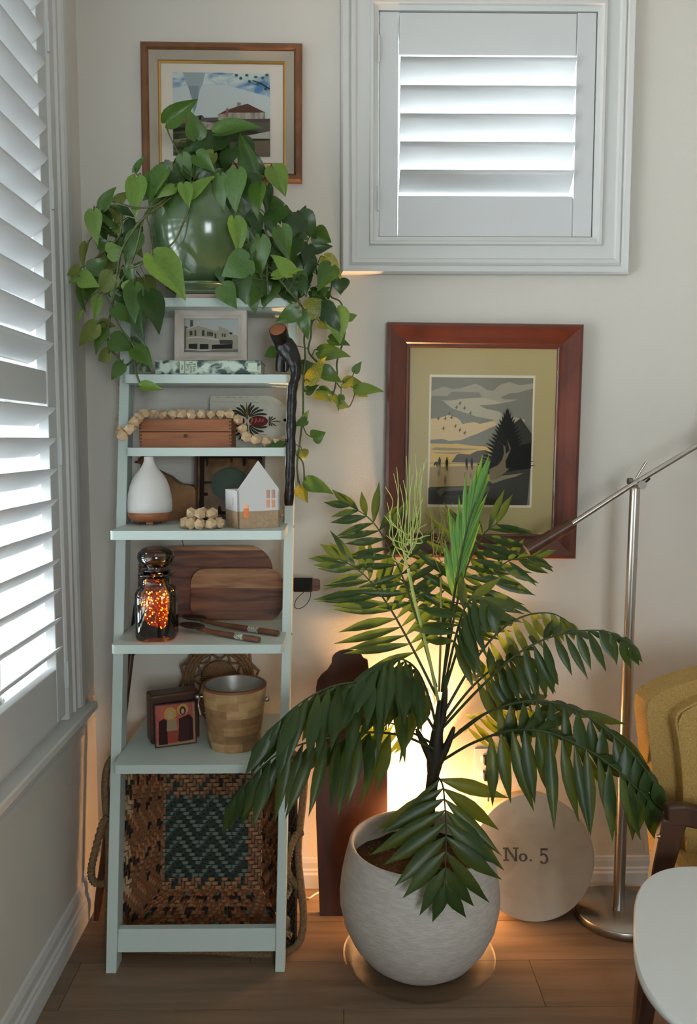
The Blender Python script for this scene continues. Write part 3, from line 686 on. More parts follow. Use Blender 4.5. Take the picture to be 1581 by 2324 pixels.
# ------------------------------------------------------------------ shelf 4: diffuser, wooden goose, framed tile, ceramic house
z4 = SZ[3]
dc = P(341, 1190, 2.345)
df = thing('oil_diffuser', 'white teardrop oil diffuser with round wooden base', 'diffuser', (dc.x, 2.345, z4+.0003))
matt = M('diffuser_white', (226, 222, 218), .75, bump=.25, bscale=420); teak = M('teak_base', (176, 112, 74), .45, col2=(150, 88, 56), scale=(14, 14, 80))
R0 = .0605
hgt = [(0, 0.1925), (.0115, .1925), (.0135, .191), (.0138, .189), (.0137, .185), (.0145, .178), (.0185, .168), (.0265, .155), (.037, .142), (.0465, .126), (.0535, .107), (.058, .086), (.0603, .065), (.0605, .050), (.0600, .034), (.0, .034)]
mb = MB(); mb.lathe([(r*1.045, z) for r, z in hgt], 48); mb.build('body', matt, df, world=False)
mb = MB(); mb.lathe([(0, .006), (.03, .006), (.045, .0085), (.055, .015), (.0595, .024), (.0602, .034), (.0, .034)], 48, T=Matrix.Diagonal((1.045, 1.045, 1, 1))); mb.build('wooden_base', teak, df, world=False)
for k in range(3):
    w_ = math.radians(-80+120*k); m_ = MB(); m_.box((0, 0, .0038), (.02, .012, .0075), T=Matrix.Translation((.037*math.cos(w_), .037*math.sin(w_), 0)) @ Matrix.Rotation(w_+math.pi/2, 4, 'Z'))
    m_.build('foot', teak, df, world=False, bev=.001)
gs = thing('carved_goose', 'carved brown wooden bird figure standing behind the oil diffuser', 'figurine', (P(420, 1185, 2.455).x, 2.455, z4+.0004))
goosem = M('goose_wood', (146, 102, 58), .55, col2=(112, 76, 42), scale=(16, 16, 16))
gx = lambda u, v: (P(u, v, 2.455).x-gs.location.x, P(u, v, 2.455).z-z4)
out = [gx(u, v) for u, v in ((392, 1187), (446, 1187), (447, 1150), (447, 1112), (442, 1104), (434, 1101), (412, 1099), (402, 1093), (390, 1083), (372, 1074), (355, 1066), (340, 1058), (330, 1052), (322, 1058), (328, 1070), (345, 1085), (358, 1110), (366, 1140), (370, 1187))]
out = [(x, max(0, z)) for x, z in out]
mb = MB(); mb.prism(out, -.025, .03); mb.build('body', goosem, gs, world=False, bev=.006)
c_ = gx(325, 1046); mb = MB(); mb.sphere((c_[0]+.004, .0, c_[1]), .018, 16, 10, sc=(1.15, .8, .82)); mb.build('head', goosem, gs, world=False)
c_ = gx(312, 1046); mb = MB(); mb.sphere((c_[0], .0, c_[1]-.004), .009, 12, 8, sc=(1.2, .7, .45)); mb.build('bill', M('bill_wood', (96, 58, 34), .5), gs, world=False)
# framed tile with green disc
a_, b_ = P(445, 1185, 2.485), P(602, 1185, 2.485); tw = b_.x-a_.x; thh = .214
ft = thing('framed_tile', 'dark framed brown tile with a green disc behind the ceramic house', 'picture', ((a_.x+b_.x)/2, 2.455, z4+.001), (math.radians(-9), 0, 0))
tf = M('tile_frame', (72, 48, 32), .35); tile = M('tile_glaze', (46, 30, 20), .15, col2=(120, 86, 46), scale=(18, 1, 18), ramp=(.4, .6), coat=.5)
T = Matrix.Translation((0, 0, thh/2))
mb = MB(); mb.ring(tw-.018, thh-.018, [(0, 0), (0, .006), (.003, .009), (.008, .009), (.009, .006), (.009, -.012), (0, -.012)], T=T); mb.build('frame', tf, ft, world=False)
mb = MB(); mb.box((0, .004, thh/2), (tw-.018, .006, thh-.018)); mb.build('tile', tile, ft, world=False)
lay = [(R_(.04, .96, .04, .96), M('glaze_field', (112, 80, 46), .15, col2=(84, 56, 32), scale=(26, 1, 26), coat=.5)), (EL(.5, .5, .3, .26, 28), M('glaze_green', (22, 58, 40), .12, coat=.5))]
for k in range(4):
    for j in range(5):
        s_ = .12+j*.19; w_ = .05+.02*(j % 2); l_ = .1+.06*((j*7+k) % 3)
        r_ = [(s_, 0.03), (s_+w_, .03), (s_+w_*.8, l_), (s_+w_*.2, l_)]
        r_ = [(a, b) if k == 0 else (1-b, a) if k == 1 else (a, 1-b) if k == 2 else (b, a) for a, b in r_]
        lay.append((r_, (36, 23, 16)))
for k in ((.03, .97, .90, .97), (.03, .97, .03, .08), (.03, .1, .03, .97), (.92, .97, .03, .97)): lay.append((R_(*k), (36, 23, 16)))
art('glaze_pattern', ft, tw-.018, thh-.018, .0004, lay, 0, thh/2, step=.00008)
# ceramic house
h0, h1, hb = PZ(537.5, 1202.2, z4), PZ(633.5, 1197.5, z4), PZ(504, 1190.5, z4)
ang = math.radians(27)
HW, HD, HE, HPK = .122, .098, .103, .183
ho = thing('ceramic_house', 'white and sand ceramic house candle holder with cut out windows', 'candle holder', (h0.x+.001, h0.y+.012, z4+.0004), (0, 0, ang))
cer = M('white_glaze', (226, 224, 222), .35); sand = M('bare_clay', (188, 160, 130), .85, col2=(176, 146, 116), scale=(90, 90, 90), bump=.15, bscale=500)
tk = .005; zs = .047
def wall_holes(W, holes, top, y0, y1, flip=False):
    """wall in x-z with rectangular holes; top(x) is the roof line; split at zs into two materials"""
    xs = sorted({0, W, W/2}|{a for h in holes for a in h[:2]}); zs_ = sorted({0, zs}|{a for h in holes for a in h[2:]})
    mb = MB()
    for i in range(len(xs)-1):
        xa, xb = xs[i], xs[i+1]
        zz_ = zs_+[None]
        for j in range(len(zs_)):
            z0 = zs_[j]
            if zz_[j+1] is None:
                mb.prism([(xa, z0), (xb, z0), (xb, top(xb)), (xa, top(xa))], y0, y1, 0 if z0 >= zs else 1); continue
            z1_ = zz_[j+1]
            if any(h[0] <= xa+1e-6 and h[1] >= xb-1e-6 and h[2] <= z0+1e-6 and h[3] >= z1_-1e-6 for h in holes): continue
            mb.prism([(xa, z0), (xb, z0), (xb, z1_), (xa, z1_)], y0, y1, 1 if z1_ <= zs+1e-6 else 0)
    return mb
roof = lambda x: HE+(HPK-HE)*(1-abs(x-HW/2)/(HW/2))
hol = [(.083, .0945, .081, .104), (.0985, .110, .081, .104), (.083, .0945, .055, .076), (.0985, .110, .055, .076), (.017, .033, .028, .066)]
mb = wall_holes(HW, hol, roof, 0, tk); mb.build('front_wall', [cer, sand], ho, world=False)
mb = wall_holes(HW, [], lambda x: HE, HD-tk, HD); mb.build('back_wall', [cer, sand], ho, world=False)
for x0, hs in ((0, [(.033, .041, .062, .082)]), (HW-tk, [])):
    mb = wall_holes(HD, hs, lambda x: HE, 0, tk)
    T = Matrix.Translation((x0+tk, 0, 0)) @ Matrix.Rotation(math.pi/2, 4, 'Z')
    for i, v in enumerate(mb.v): mb.v[i] = T @ v
    mb.build('side_wall', [cer, sand], ho, world=False)
mb = MB(); mb.box((HW/2, HD/2, .003), (HW-.002, HD-.002, .006)); mb.build('base', sand, ho, world=False)
for sx in (-1, 1):   # arched head of the door opening
    pass
mb = MB(); pl = [(.017, .066), (.017, .058)]+[(.025+.008*math.cos(math.radians(180-18*i)), .058+.008*math.sin(math.radians(180-18*i))) for i in range(1, 5)]+[(.025, .066)]
mb.prism(pl, .0002, tk-.0002); mb.prism([(.05-x, z) for x, z in pl][::-1], .0002, tk-.0002); mb.build('door_arch', cer, ho, world=False)
tl = thing('tealight', 'small glowing tea light inside the ceramic house', 'candle', (ho.matrix_basis @ Vector((HW/2, HD/2, .0068))))
mb = MB(); mb.lathe([(0, 0), (.018, 0), (.018, .014), (.0165, .014), (.0165, .011), (0, .011)], 20); mb.build('cup', steel, tl, world=False)
mb = MB(); mb.lathe([(0, .011), (.003, .016), (.0042, .021), (.003, .029), (.0, .038)], 10); mb.build('flame', M('flame', (255, 190, 110), .5, emit=(255, 176, 120), estr=45.0), tl, world=False)
# ------------------------------------------------------------------ shelf 5: jar, boards, servers
z5 = SZ[4]
jc = P(357, 1440, 2.215)
jr = thing('apothecary_jar', 'amber glass apothecary jar with ball stopper filled with tiny lights', 'jar', (jc.x, 2.215, z5+.0004))
def amber_mat():
    m = bpy.data.materials.new('amber_glass'); m.use_nodes = True; nt = m.node_tree; nt.nodes.remove(nt.nodes['Principled BSDF'])
    tr = nt.nodes.new('ShaderNodeBsdfTransparent'); tr.inputs[0].default_value = (.64, .40, .19, 1)
    gl = nt.nodes.new('ShaderNodeBsdfGlossy'); gl.inputs['Roughness'].default_value = .04; gl.inputs[0].default_value = (1, 1, 1, 1)
    fr = nt.nodes.new('ShaderNodeLayerWeight'); fr.inputs[0].default_value = .45
    mx = nt.nodes.new('ShaderNodeMixShader'); L = nt.links.new
    L(fr.outputs['Fresnel'], mx.inputs[0]); L(tr.outputs[0], mx.inputs[1]); L(gl.outputs[0], mx.inputs[2]); L(mx.outputs[0], nt.nodes['Material Output'].inputs[0])
    return m
amber = amber_mat()
mb = MB(); mb.lathe([(0, .004), (.045, .0), (.0535, .004), (.0555, .012), (.0558, .118), (.0545, .130), (.049, .140), (.041, .1465), (.0385, .152), (.0385, .172), (.046, .176), (.047, .180), (.043, .183), (.036, .183), (.035, .150), (.046, .136), (.0515, .118), (.0515, .012), (.045, .008), (0, .008)], 56, sq=1.2)
mb.build('glass_body', amber, jr, world=False)
mb = MB(); mb.lathe([(0, .170), (.034, .170), (.034, .186), (.04, .188), (.04, .192), (.022, .196), (.036, .202), (.047, .213), (.0505, .226), (.047, .239), (.035, .249), (.018, .2545), (0, .256)], 48); mb.build('stopper', amber, jr, world=False)
rr = random.Random(11)
wire = M('copper_wire', (190, 120, 60), .3, metal=1.0)
bulb = M('fairy_bulb', (255, 190, 90), .4, emit=(255, 176, 84), estr=60.0)
pth = []
for i in range(230):
    w_ = rr.uniform(-2.5, 1.2); r_ = .051*math.sqrt(rr.uniform(.25, 1)); pth.append((r_*math.cos(w_)*.98, r_*math.sin(w_), rr.uniform(.012, .138)))
sp = smooth_path(pth, 5); mb = MB(); mb.tube(sp, .0006, 4); mb.build('wire_string', wire, jr, world=False)
mb = MB()
for p in pth: mb.sphere(p, rr.uniform(.001, .0018), 6, 4)
mb.build('fairy_bulbs', bulb, jr, world=False, kind='stuff')
acacia = M('acacia_board', (66, 35, 24), .5, col2=(136, 84, 56), scale=(5, 20, 42), ramp=(.36, .68), coat=.12, detail=6, rnd=.06)
acacial = M('acacia_light', (132, 84, 54), .5, col2=(184, 138, 96), scale=(5, 20, 42), coat=.12, detail=6)
def board_thing(label, u0, u1, v0, v1, Y, rot, rads, th, strips, name='cutting_board', zb=None):
    a_, b_ = P(u0, v1, Y), P(u1, v0, Y); w_, h_ = b_.x-a_.x, b_.z-z5
    t_ = thing(name, label, 'cutting board', ((a_.x+b_.x)/2, Y, z5+.0006), (math.radians(rot), 0, 0), 'wooden cutting boards on the shelf')
    pl = rrect(-w_/2, w_/2, 0, h_, rads, 8)
    # strips of timber: clip the outline at heights
    cuts = [0]+[s_[0]*h_ for s_ in strips]
    for i, (f1, mm) in enumerate(strips):
        z0, z1_ = cuts[i], f1*h_
        xs = [];
        def clip(poly, zc, keep):
            o_ = []
            for k in range(len(poly)):
                A, B = poly[k], poly[(k+1) % len(poly)]
                ia, ib = (A[1]-zc)*keep >= -1e-9, (B[1]-zc)*keep >= -1e-9
                if ia: o_.append(A)
                if ia != ib:
                    s_ = (zc-A[1])/(B[1]-A[1]); o_.append((A[0]+(B[0]-A[0])*s_, zc))
            return o_
        q_ = clip(clip(pl, z0, 1), z1_, -1)
        mb = MB(); mb.prism(q_, 0, th); mb.build('board_strip', mm, t_, world=False, bev=.0008)
    return t_, w_, h_
lb, lw, lh = board_thing('large rounded dark wood cutting board leaning at the back of the shelf', 313, 616, 1241, 1415, 2.475, -8, [.045, .075, .06, .045], .016, [(.72, acacia), (.94, acacia), (1, acacial)])
mb = MB(); mb.box((-lw*.20, -.0006, lh*.55), (lw*.20, .001, lh*.28)); mb.build('pale_knot', acacial, lb, world=False) if False else None
sb, sw, shh = board_thing('small paddle cutting board with corded handle in front of the larger one', 432, 641, 1292, 1417, 2.435, -9, [.05, .05, .045, .045], .016, [(.62, acacia), (1, acacial)])
mb = MB(); hz0, hz1 = P(680, 1341, 2.45).z-z5, P(680, 1313, 2.45).z-z5; hx = P(726, 1320, 2.45).x-sb.location.x
mb.prism(rrect(sw/2-.006, hx, hz0, hz1, [.01, .01, .001, .001], 4), .001, .015); mb.build('handle', acacia, sb, world=False, bev=.003)
mb = MB(); x0 = P(668, 1320, 2.45).x-sb.location.x; x1 = P(707, 1320, 2.45).x-sb.location.x
for i in range(15):
    xx = x0+(x1-x0)*i/14; mb.tube([(xx, -.0015, hz0-.0015), (xx, -.0015, hz1+.0015), (xx, .0175, hz1+.0015), (xx, .0175, hz0-.0015)], .0022, 6, closed=True)
mb.build('cord_wrap', M('black_cord', (26, 24, 24), .8), sb, world=False, kind='stuff')
cx_ = lambda u, v: (P(u, v, 2.43).x-sb.location.x, -.004, P(u, v, 2.43).z-z5)
mb = MB(); mb.tube(smooth_path([cx_(703, 1340), cx_(704, 1356), cx_(694, 1374), cx_(678, 1383), cx_(668, 1378), cx_(672, 1362), cx_(690, 1345), cx_(700, 1338)], 5), .0012, 6); mb.build('hanging_loop', bpy.data.materials['black_cord'], sb, world=False)
spw = M('server_wood', (96, 62, 44), .55, col2=(120, 82, 58), scale=(20, 20, 20)); spd = M('server_dark', (46, 32, 26), .5)
sprk = M('bead_band', (206, 204, 180), .5, col2=(96, 110, 104), scale=(260, 260, 260), ramp=(.45, .55))
for lab, e0, e1, dz in (('dark wooden salad server with beaded band, nearer the shelf edge', (412, 1412), (588, 1456), 0), ('dark wooden salad server with beaded band, nearer the cutting boards', (412, 1396), (631, 1441), .004)):
    B = PZ(e1[0], e1[1]+4, z5); A = PZ(e0[0], e0[1]+18, z5); A.y = min(A.y, 2.40)
    s_ = thing('salad_server', lab, 'utensil', Vector((A.x, A.y, z5+.0005)), group='wooden salad servers on the shelf')
    dirv = (B-A); Ln = dirv.length; dirv.normalize()
    pa = [A+dirv*Ln*t_+Vector((0, 0, .0095+dz*(1-t_)+.022*max(0, (.45-t_))**1.2)) for t_ in [i/14 for i in range(15)]]
    ra = [.0075 if t_ > .4 else .0065 for t_ in [i/14 for i in range(15)]]
    i0, i1 = 10, 12
    mb = MB(); mb.tube(pa[3:], [.006, .006, .0065, .007, .0075, .0078, .008, .0082, .0085, .0085, .0085, .008], 10); mb.build('handle', spw, s_)
    mb = MB(); mb.tube([pa[10], pa[11]+(pa[12]-pa[11])*.4], .0092, 12); mb.build('beaded_band', sprk, s_)
    mb = MB(); rot = Matrix.Translation(pa[2]-s_.location) @ Matrix.Rotation(math.atan2(dirv.y, dirv.x), 4, 'Z')
    mb.sphere((0, 0, .004), .034, 16, 8, sc=(1.35, .7, .22), T=rot); mb.build('spoon_bowl', spd, s_, world=False)
# umbrella leaning behind the ladder
um = thing('folded_umbrella', 'slim dark cane with black top leaning behind the ladder shelf', 'cane', PZ(218, 2088, 0)+Vector((0, 0, .001)))
p0, p1_ = um.location.copy(), Vector((-.625, 2.535, .98))
p0.x = min(p0.x, -.70)
mb = MB(); ax = [p0+(p1_-p0)*t_ for t_ in (0, .05, .3, .6, .8)]; mb.tube(ax, [.007, .012, .013, .012, .009], 10); mb.build('shaft', darkwood, um)
mb = MB(); ax = [p0+(p1_-p0)*t_ for t_ in (.8, .84, .95, 1)]; mb.tube(ax, [.011, .013, .013, .009], 10); mb.build('grip', blackm, um)
# ------------------------------------------------------------------ shelf 6: rattan wheel, icon block, bucket
z6 = SZ[5]
rat = M('rattan', (134, 100, 66), .65, col2=(104, 74, 46), scale=(160, 160, 160), bump=.4, bscale=300)
rc = P(498, 1536, 2.49)
RO = .118
rw = thing('rattan_wheel', 'round woven rattan wheel trivet leaning on the wall behind the bucket', 'trivet', (rc.x, 2.46, z6+.001), (math.radians(-9), 0, 0))
zc = rc.z-z6-.004
def circ(r, n=40, y=0): return [(r*math.cos(2*math.pi*i/n), y, zc+r*math.sin(2*math.pi*i/n)) for i in range(n)]
for r in (.104, .094, .084):
    mb = MB(); mb.tube(circ(r), .0062, 8, closed=True); mb.build('hoop', rat, rw, world=False)
mb = MB(); mb.lathe([(0, -.004), (.054, -.004), (.058, 0), (.054, .004), (.02, .005), (0, .005)], 36, T=Matrix.Translation((0, 0, zc)) @ Matrix.Rotation(math.pi/2, 4, 'X')); mb.build('hub_disc', rat, rw, world=False)
mb = MB()
for i in range(44):
    w_ = 2*math.pi*i/44; mb.tube([(.012*math.cos(w_), -.006, zc+.012*math.sin(w_)), (.052*math.cos(w_), -.0055, zc+.052*math.sin(w_))], .0013, 5)
mb.build('spokes', M('rattan_light', (162, 128, 92), .7), rw, world=False, kind='stuff')
mb = MB(); mb.lathe([(0, .0), (.008, .0), (.008, .004), (0, .005)], 14, T=Matrix.Translation((0, -.005, zc)) @ Matrix.Rotation(math.pi/2, 4, 'X')); mb.build('hub_button', bpy.data.materials['rattan_light'], rw, world=False)
for (ri, ro, nn, ph_) in ((.06, .082, 10, 0), (.108, .125, 12, .2)):
    zig = []
    for i in range(nn*2):
        r = ri if i % 2 else ro; w_ = math.pi*i/nn+ph_; zig.append((r*math.cos(w_), .002, zc+r*math.sin(w_)))
    mb = MB(); mb.tube(zig, .0052, 8, closed=True, smooth=False); mb.build('zigzag_cane', rat, rw, world=False)
# dark block and leaning icon panel
A = PZ(335, 1692, z6); 
blk = thing('wooden_block', 'dark brown wooden block standing behind the small painted panel', 'block', (P(390, 1690, 2.30).x, 2.325, z6+.0005), (0, 0, math.radians(24)))
wenge = M('wenge_block', (66, 38, 27), .4, col2=(84, 50, 36), scale=(12, 12, 40), coat=.15)
mb = MB(); mb.box((0, 0, .071), (.142, .062, .142)); mb.build('block', wenge, blk, world=False, bev=.006)
ic_ = thing('icon_painting', 'small panel painted with red ground and two robed shapes leaning on block', 'picture', (P(398, 1696, 2.25).x, 2.262, z6+.0008), (math.radians(-6), 0, math.radians(20)))
iw_, ih_ = .117, .122
mb = MB(); mb.box((0, .004, ih_/2), (iw_, .008, ih_)); mb.build('panel', M('panel_edge', (44, 28, 20), .5), ic_, world=False, bev=.001)
lay = [(R_(.03, .97, .03, .97), M('panel_ground', (150, 52, 42), .5, col2=(178, 84, 60), scale=(40, 1, 40))), (R_(.03, .97, .03, .1), (158, 120, 84)), (R_(.92, .97, .05, .95), (170, 116, 84)),
    ([(.08, .06), (.3, .06), (.3, .6), (.22, .66), (.1, .6)], (52, 28, 28)), ([(.58, .08), (.92, .1), (.92, .6), (.84, .7), (.7, .66), (.58, .62)], (50, 28, 28)),
    ([(.3, .08), (.54, .08), (.54, .45), (.3, .45)], (146, 64, 48)), ([(.28, .36), (.54, .36), (.52, .62), (.42, .68), (.3, .6)], (150, 128, 98)), ([(.54, .1), (.8, .1), (.84, .55), (.74, .64), (.6, .6)], (64, 36, 34)),
    (EL(.38, .76, .155, .15, 18), (190, 142, 76)), (EL(.68, .83, .14, .13, 18), (190, 142, 76)), (EL(.38, .73, .07, .09, 14), (172, 150, 118)), (EL(.68, .8, .075, .1, 14), (48, 32, 28)), (EL(.68, .79, .042, .065, 12), (176, 148, 122))]
art('painting', ic_, iw_, ih_, -.0003, lay, 0, ih_/2, step=.0001)
# slatted wooden ice bucket
bc = P(533, 1712, 2.26)
bkt = thing('ice_bucket', 'wooden stave ice bucket with steel liner and small side knobs', 'bucket', (P(533, 1690, 2.275).x, 2.275, z6+.0005))
BH, RB, RT = .172, .072, .0915
woods = [M('mango_wood_%d' % i, c_, .5, col2=c2, scale=(24, 24, 60)) for i, (c_, c2) in enumerate((((168, 128, 84), (188, 150, 106)), ((150, 112, 74), (168, 130, 90)), ((182, 144, 98), (200, 164, 118)), ((138, 104, 72), (160, 122, 84))))]
rr = random.Random(5); rows = 7
for j in range(rows):
    nseg = 9; off = rr.random()*6
    for i in range(nseg):
        a0, a1 = off+2*math.pi*i/nseg, off+2*math.pi*(i+1)/nseg
        mb = MB(); vs = []; K = 5
        for (z_, rd) in ((j/rows, 0), ((j+1)/rows, 0), ((j+1)/rows, -.008), (j/rows, -.008)):
            for q_ in range(K+1):
                w_ = a0+(a1-a0)*q_/K; r_ = RB+(RT-RB)*z_+rd; vs.append((r_*math.cos(w_), r_*math.sin(w_), z_*BH))
        fs = [(q_+e*(K+1), q_+1+e*(K+1), q_+1+((e+1) % 4)*(K+1), q_+((e+1) % 4)*(K+1)) for e in range(4) for q_ in range(K)]
        mb.add(vs, fs, 0, False); mb.add(vs, [(0, K+1, 2*(K+1), 3*(K+1)), (K, 4*(K+1)-1, 3*(K+1)-1, 2*(K+1)-1)])
        mb.build('stave_block', woods[rr.randrange(4)], bkt, world=False)
mb = MB(); mb.lathe([(RT, BH-.001), (RT+.0005, BH+.004), (RT-.002, BH+.006), (RT-.0095, BH+.006), (RT-.0095, BH-.001)], 48); mb.build('rim', M('bucket_rim', (122, 80, 50), .5), bkt, world=False)
liner = M('steel_liner', (206, 204, 200), .36, metal=1.0)
mb = MB(); mb.lathe([(RT-.010, BH+.005), (RT-.011, BH-.02), (RB-.012, .02), (0, .02)], 48); mb.build('liner', liner, bkt, world=False)
mb = MB(); mb.lathe([(0, .0), (RB-.009, .0), (RB-.009, .008), (0, .008)], 32); mb.build('bottom', woods[1], bkt, world=False)
for sx, dy in ((-1, -.01), (1, -.045)):
    d_ = Vector((sx*math.cos(.35 if sx > 0 else .1), dy*8 if sx > 0 else -.12, 0)).normalized()
    rk = RB+(RT-RB)*.8
    mb = MB(); mb.tube([d_*rk+Vector((0, 0, BH*.83)), d_*(rk+.012)+Vector((0, 0, BH*.83))], .0035, 8); mb.sphere(d_*(rk+.015)+Vector((0, 0, BH*.83)), .0075, 12, 8)
    mb.build('knob', steel, bkt, world=False)
mb = MB(); mb.tube(smooth_path([(-(RT+.004), -.02, BH*.84), (-(RT+.007), -.02, BH*.7), (-(RT-.0), -.03, BH*.56)], 5), .003, 8); mb.build('bail_handle', steel, bkt, world=False)
# ------------------------------------------------------------------ woven basket lying on its side under the shelf
bs = thing('woven_basket', 'large patterned woven basket with rope handles lying on its side under shelf', 'basket', (-.378, 2.31, 0.0))
BX0, BX1, BZ0, BZ1, BF, BBk = -.652, -.122, .014, .54, 2.232, 2.385
ins = .085
wv = [M('cane_brown', (138, 92, 60), .6), M('cane_tan', (170, 120, 80), .6), M('cane_dark', (40, 33, 28), .6), M('cane_green_dark', (36, 46, 38), .6), M('cane_green', (104, 120, 104), .55), M('cane_rust', (150, 88, 54), .6), M('cane_pale', (190, 160, 122), .6)]
def weave(name, O, fx, fy, nu, nv, pat, back=0):
    """twill woven panel: floats two cells long; O origin, U and V edges (Vector functions of a,b in 0..1)"""
    mb = MB(); 
    def pt(a, b, h): 
        p = O(a, b); e = 1e-3; nrm = (O(min(a+e, 1), b)-O(max(a-e, 0), b)).cross(O(a, min(b+e, 1))-O(a, max(b-e, 0))).normalized()
        return p+nrm*h
    def strip(a0, a1, b0, b1, mi, horiz):
        ga, gb = (a1-a0)*.03, (b1-b0)*.1
        if not horiz: ga, gb = (a1-a0)*.1, (b1-b0)*.03
        a0 += ga; a1 -= ga; b0 += gb; b1 -= gb
        h = .0035; l = .0004
        if horiz:
            am = (a0+a1)/2; ring_ = [(a0, l), (am-(a1-a0)*.3, h), (am+(a1-a0)*.3, h), (a1, l)]
            vs = [pt(a, b0, hh) for a, hh in ring_]+[pt(a, b1, hh) for a, hh in ring_]
        else:
            bm_ = (b0+b1)/2; ring_ = [(b0, l), (bm_-(b1-b0)*.3, h), (bm_+(b1-b0)*.3, h), (b1, l)]
            vs = [pt(a0, b, hh) for b, hh in ring_]+[pt(a1, b, hh) for b, hh in ring_]
        fs = [(i, i+1, i+5, i+4) for i in range(3)]
        mb.add(vs, fs, mi)
    for i in range(-1, nu):
        for j in range(-1, nv):
            if (fx(i)+fy(j)) % 4 == 0 and 0 <= j:
                a0, a1 = max(i, 0), min(i+2, nu)
                if a1 > a0: strip(a0/nu, a1/nu, j/nv, (j+1)/nv, pat(i+1, j, True), True)
            if (fx(i)+fy(j)) % 4 == 2 and 0 <= i:
                b0, b1 = max(j, 0), min(j+2, nv)
                if b1 > b0: strip(i/nu, (i+1)/nu, b0/nv, b1/nv, pat(i, j+1, False), False)
    # solid backing behind the strips
    k = 4; vs = [pt(a/k, b/k, -.003) for b in range(k+1) for a in range(k+1)]
    mb.add(vs, [(b*(k+1)+a, b*(k+1)+a+1, (b+1)*(k+1)+a+1, (b+1)*(k+1)+a) for a in range(k) for b in range(k)], back)
    return mb.build(name, wv, bs, kind='stuff')
def lerp4(p00, p10, p11, p01):
    return lambda a, b: (p00*(1-a)*(1-b)+p10*a*(1-b)+p11*a*b+p01*(1-a)*b)
SH = lambda p: Vector((p[0], p[1]+LEAN*p[2]-.042, p[2]))
f00, f10, f11, f01 = [SH(p) for p in ((BX0, BF, BZ0), (BX1, BF, BZ0), (BX1, BF, BZ1), (BX0, BF, BZ1))]
b00, b10, b11, b01 = [SH(p) for p in ((BX0+ins+.03, BBk, BZ0+ins), (BX1-ins-.03, BBk, BZ0+ins), (BX1-ins-.03, BBk, BZ1-ins), (BX0+ins+.03, BBk, BZ1-ins))]
def pat_base(i, j, hz):
    a, b = i/30, j/30
    if .03 < a < .84 and .08 < b < .74: return 4 if hz else 3
    d = (i % 7 == 3 and (j % 6) in (2, 3))
    return (2 if d and not hz else (1 if hz else 0))
def pat_wall(i, j, hz):
    o_ = 3 if (j//4) % 2 else 0
    if (i+o_) % 6 in (1, 2, 3) and j % 4 in (1, 2): return 2 if not hz or (i+o_) % 6 != 2 else 4
    return 1 if hz else 5
def pat_side(i, j, hz):
    tri = abs((i % 8)-4)
    if j >= 14: return 6 if (j-14) <= tri+1 and tri > 1 else 2
    if i % 6 in (0, 1) and j % 5 in (1, 2): return 2
    return (1 if hz else 5) if (i//4) % 2 else 0
weave('woven_base', lerp4(b00, b10, b11, b01), lambda i: i if (i//5) % 2 else 4-i, lambda j: j, 30, 30, pat_base, 3)
weave('woven_side', lerp4(f00, f10, b10, b00), lambda i: i if (i//8) % 2 else -i, lambda j: j, 40, 16, pat_wall)
weave('woven_side', lerp4(b01, b11, f11, f01), lambda i: i if (i//8) % 2 else -i, lambda j: j, 40, 16, pat_wall)
weave('woven_side', lerp4(b00, b01, f01, f00), lambda i: i if (i//8) % 2 else -i, lambda j: j, 34, 22, pat_side)
weave('woven_side', lerp4(b11, b10, f10, f11), lambda i: i if (i//8) % 2 else -i, lambda j: j, 34, 22, pat_side)
rope = M('seagrass_rope', (138, 110, 78), .85, col2=(108, 84, 56), scale=(160, 160, 160), bump=.5, bscale=260)
rp = smooth_path([SH(p) for p in [(BX0, BF, BZ0+.01), ((BX0+BX1)/2, BF, BZ0), (BX1, BF, BZ0+.01), (BX1+.004, BF, (BZ0+BZ1)/2), (BX1, BF, BZ1), ((BX0+BX1)/2, BF, BZ1+.002), (BX0, BF, BZ1), (BX0-.004, BF, (BZ0+BZ1)/2), (BX0, BF, BZ0+.01)]], 8)
mb = MB(); mb.tube(rp[:-1], .011, 10, closed=True); mb.build('rim_rope', rope, bs)
def rope_loop(pts, name='rope_handle'):
    mb = MB(); p_ = smooth_path(pts, 14); 
    mb.tube(p_, [.0105+.0016*math.sin(i*1.9) for i in range(len(p_))], 10); mb.build(name, rope, bs)
rope_loop([P(246, 1853, 2.25), P(232, 1872, 2.245), P(216, 1930, 2.24), P(207, 1975, 2.24), P(212, 2000, 2.24), P(232, 2005, 2.245), P(245, 1998, 2.25)])
rope_loop([P(684, 1888, 2.25), P(668, 1900, 2.23), P(656, 1935, 2.215), P(651, 1970, 2.21), P(658, 1990, 2.215), P(676, 2015, 2.235), P(688, 2050, 2.25)])

# ------------------------------------------------------------------ glowing lamp, bread board, cheese box, outlet behind the palm
lc = Vector((P(936, 1830, 2.455).x, 2.462, 0))
lmp = thing('accent_lamp', 'glowing white cylinder lamp on the floor behind the palm pot', 'lamp', lc)
mb = MB(); mb.lathe([(0, 0), (.058, 0), (.058, .018), (.0, .018)], 32); mb.build('base', darkwood, lmp, world=False)
LH = P(936, 1798, 2.40).z
glow = M('lamp_shade', (255, 236, 205), .6, emit=(255, 192, 128), estr=LAMP_POWER*1.4)
mb = MB(); mb.lathe([(.066, .018), (.066, LH), (.063, LH), (.063, .018), (.066, .018)], 40); mb.build('shade', glow, lmp, world=False)
mb = MB(); mb.sphere((0, 0, LH*.66), .024, 14, 10); mb.build('bulb', M('bulb_glow', (255, 230, 190), .5, emit=(255, 196, 136), estr=LAMP_POWER*250), lmp, world=False)
mb = MB(); mb.tube([(0, 0, .018), (0, 0, LH*.66-.02)], .006, 8); mb.build('socket', steeld, lmp, world=False)
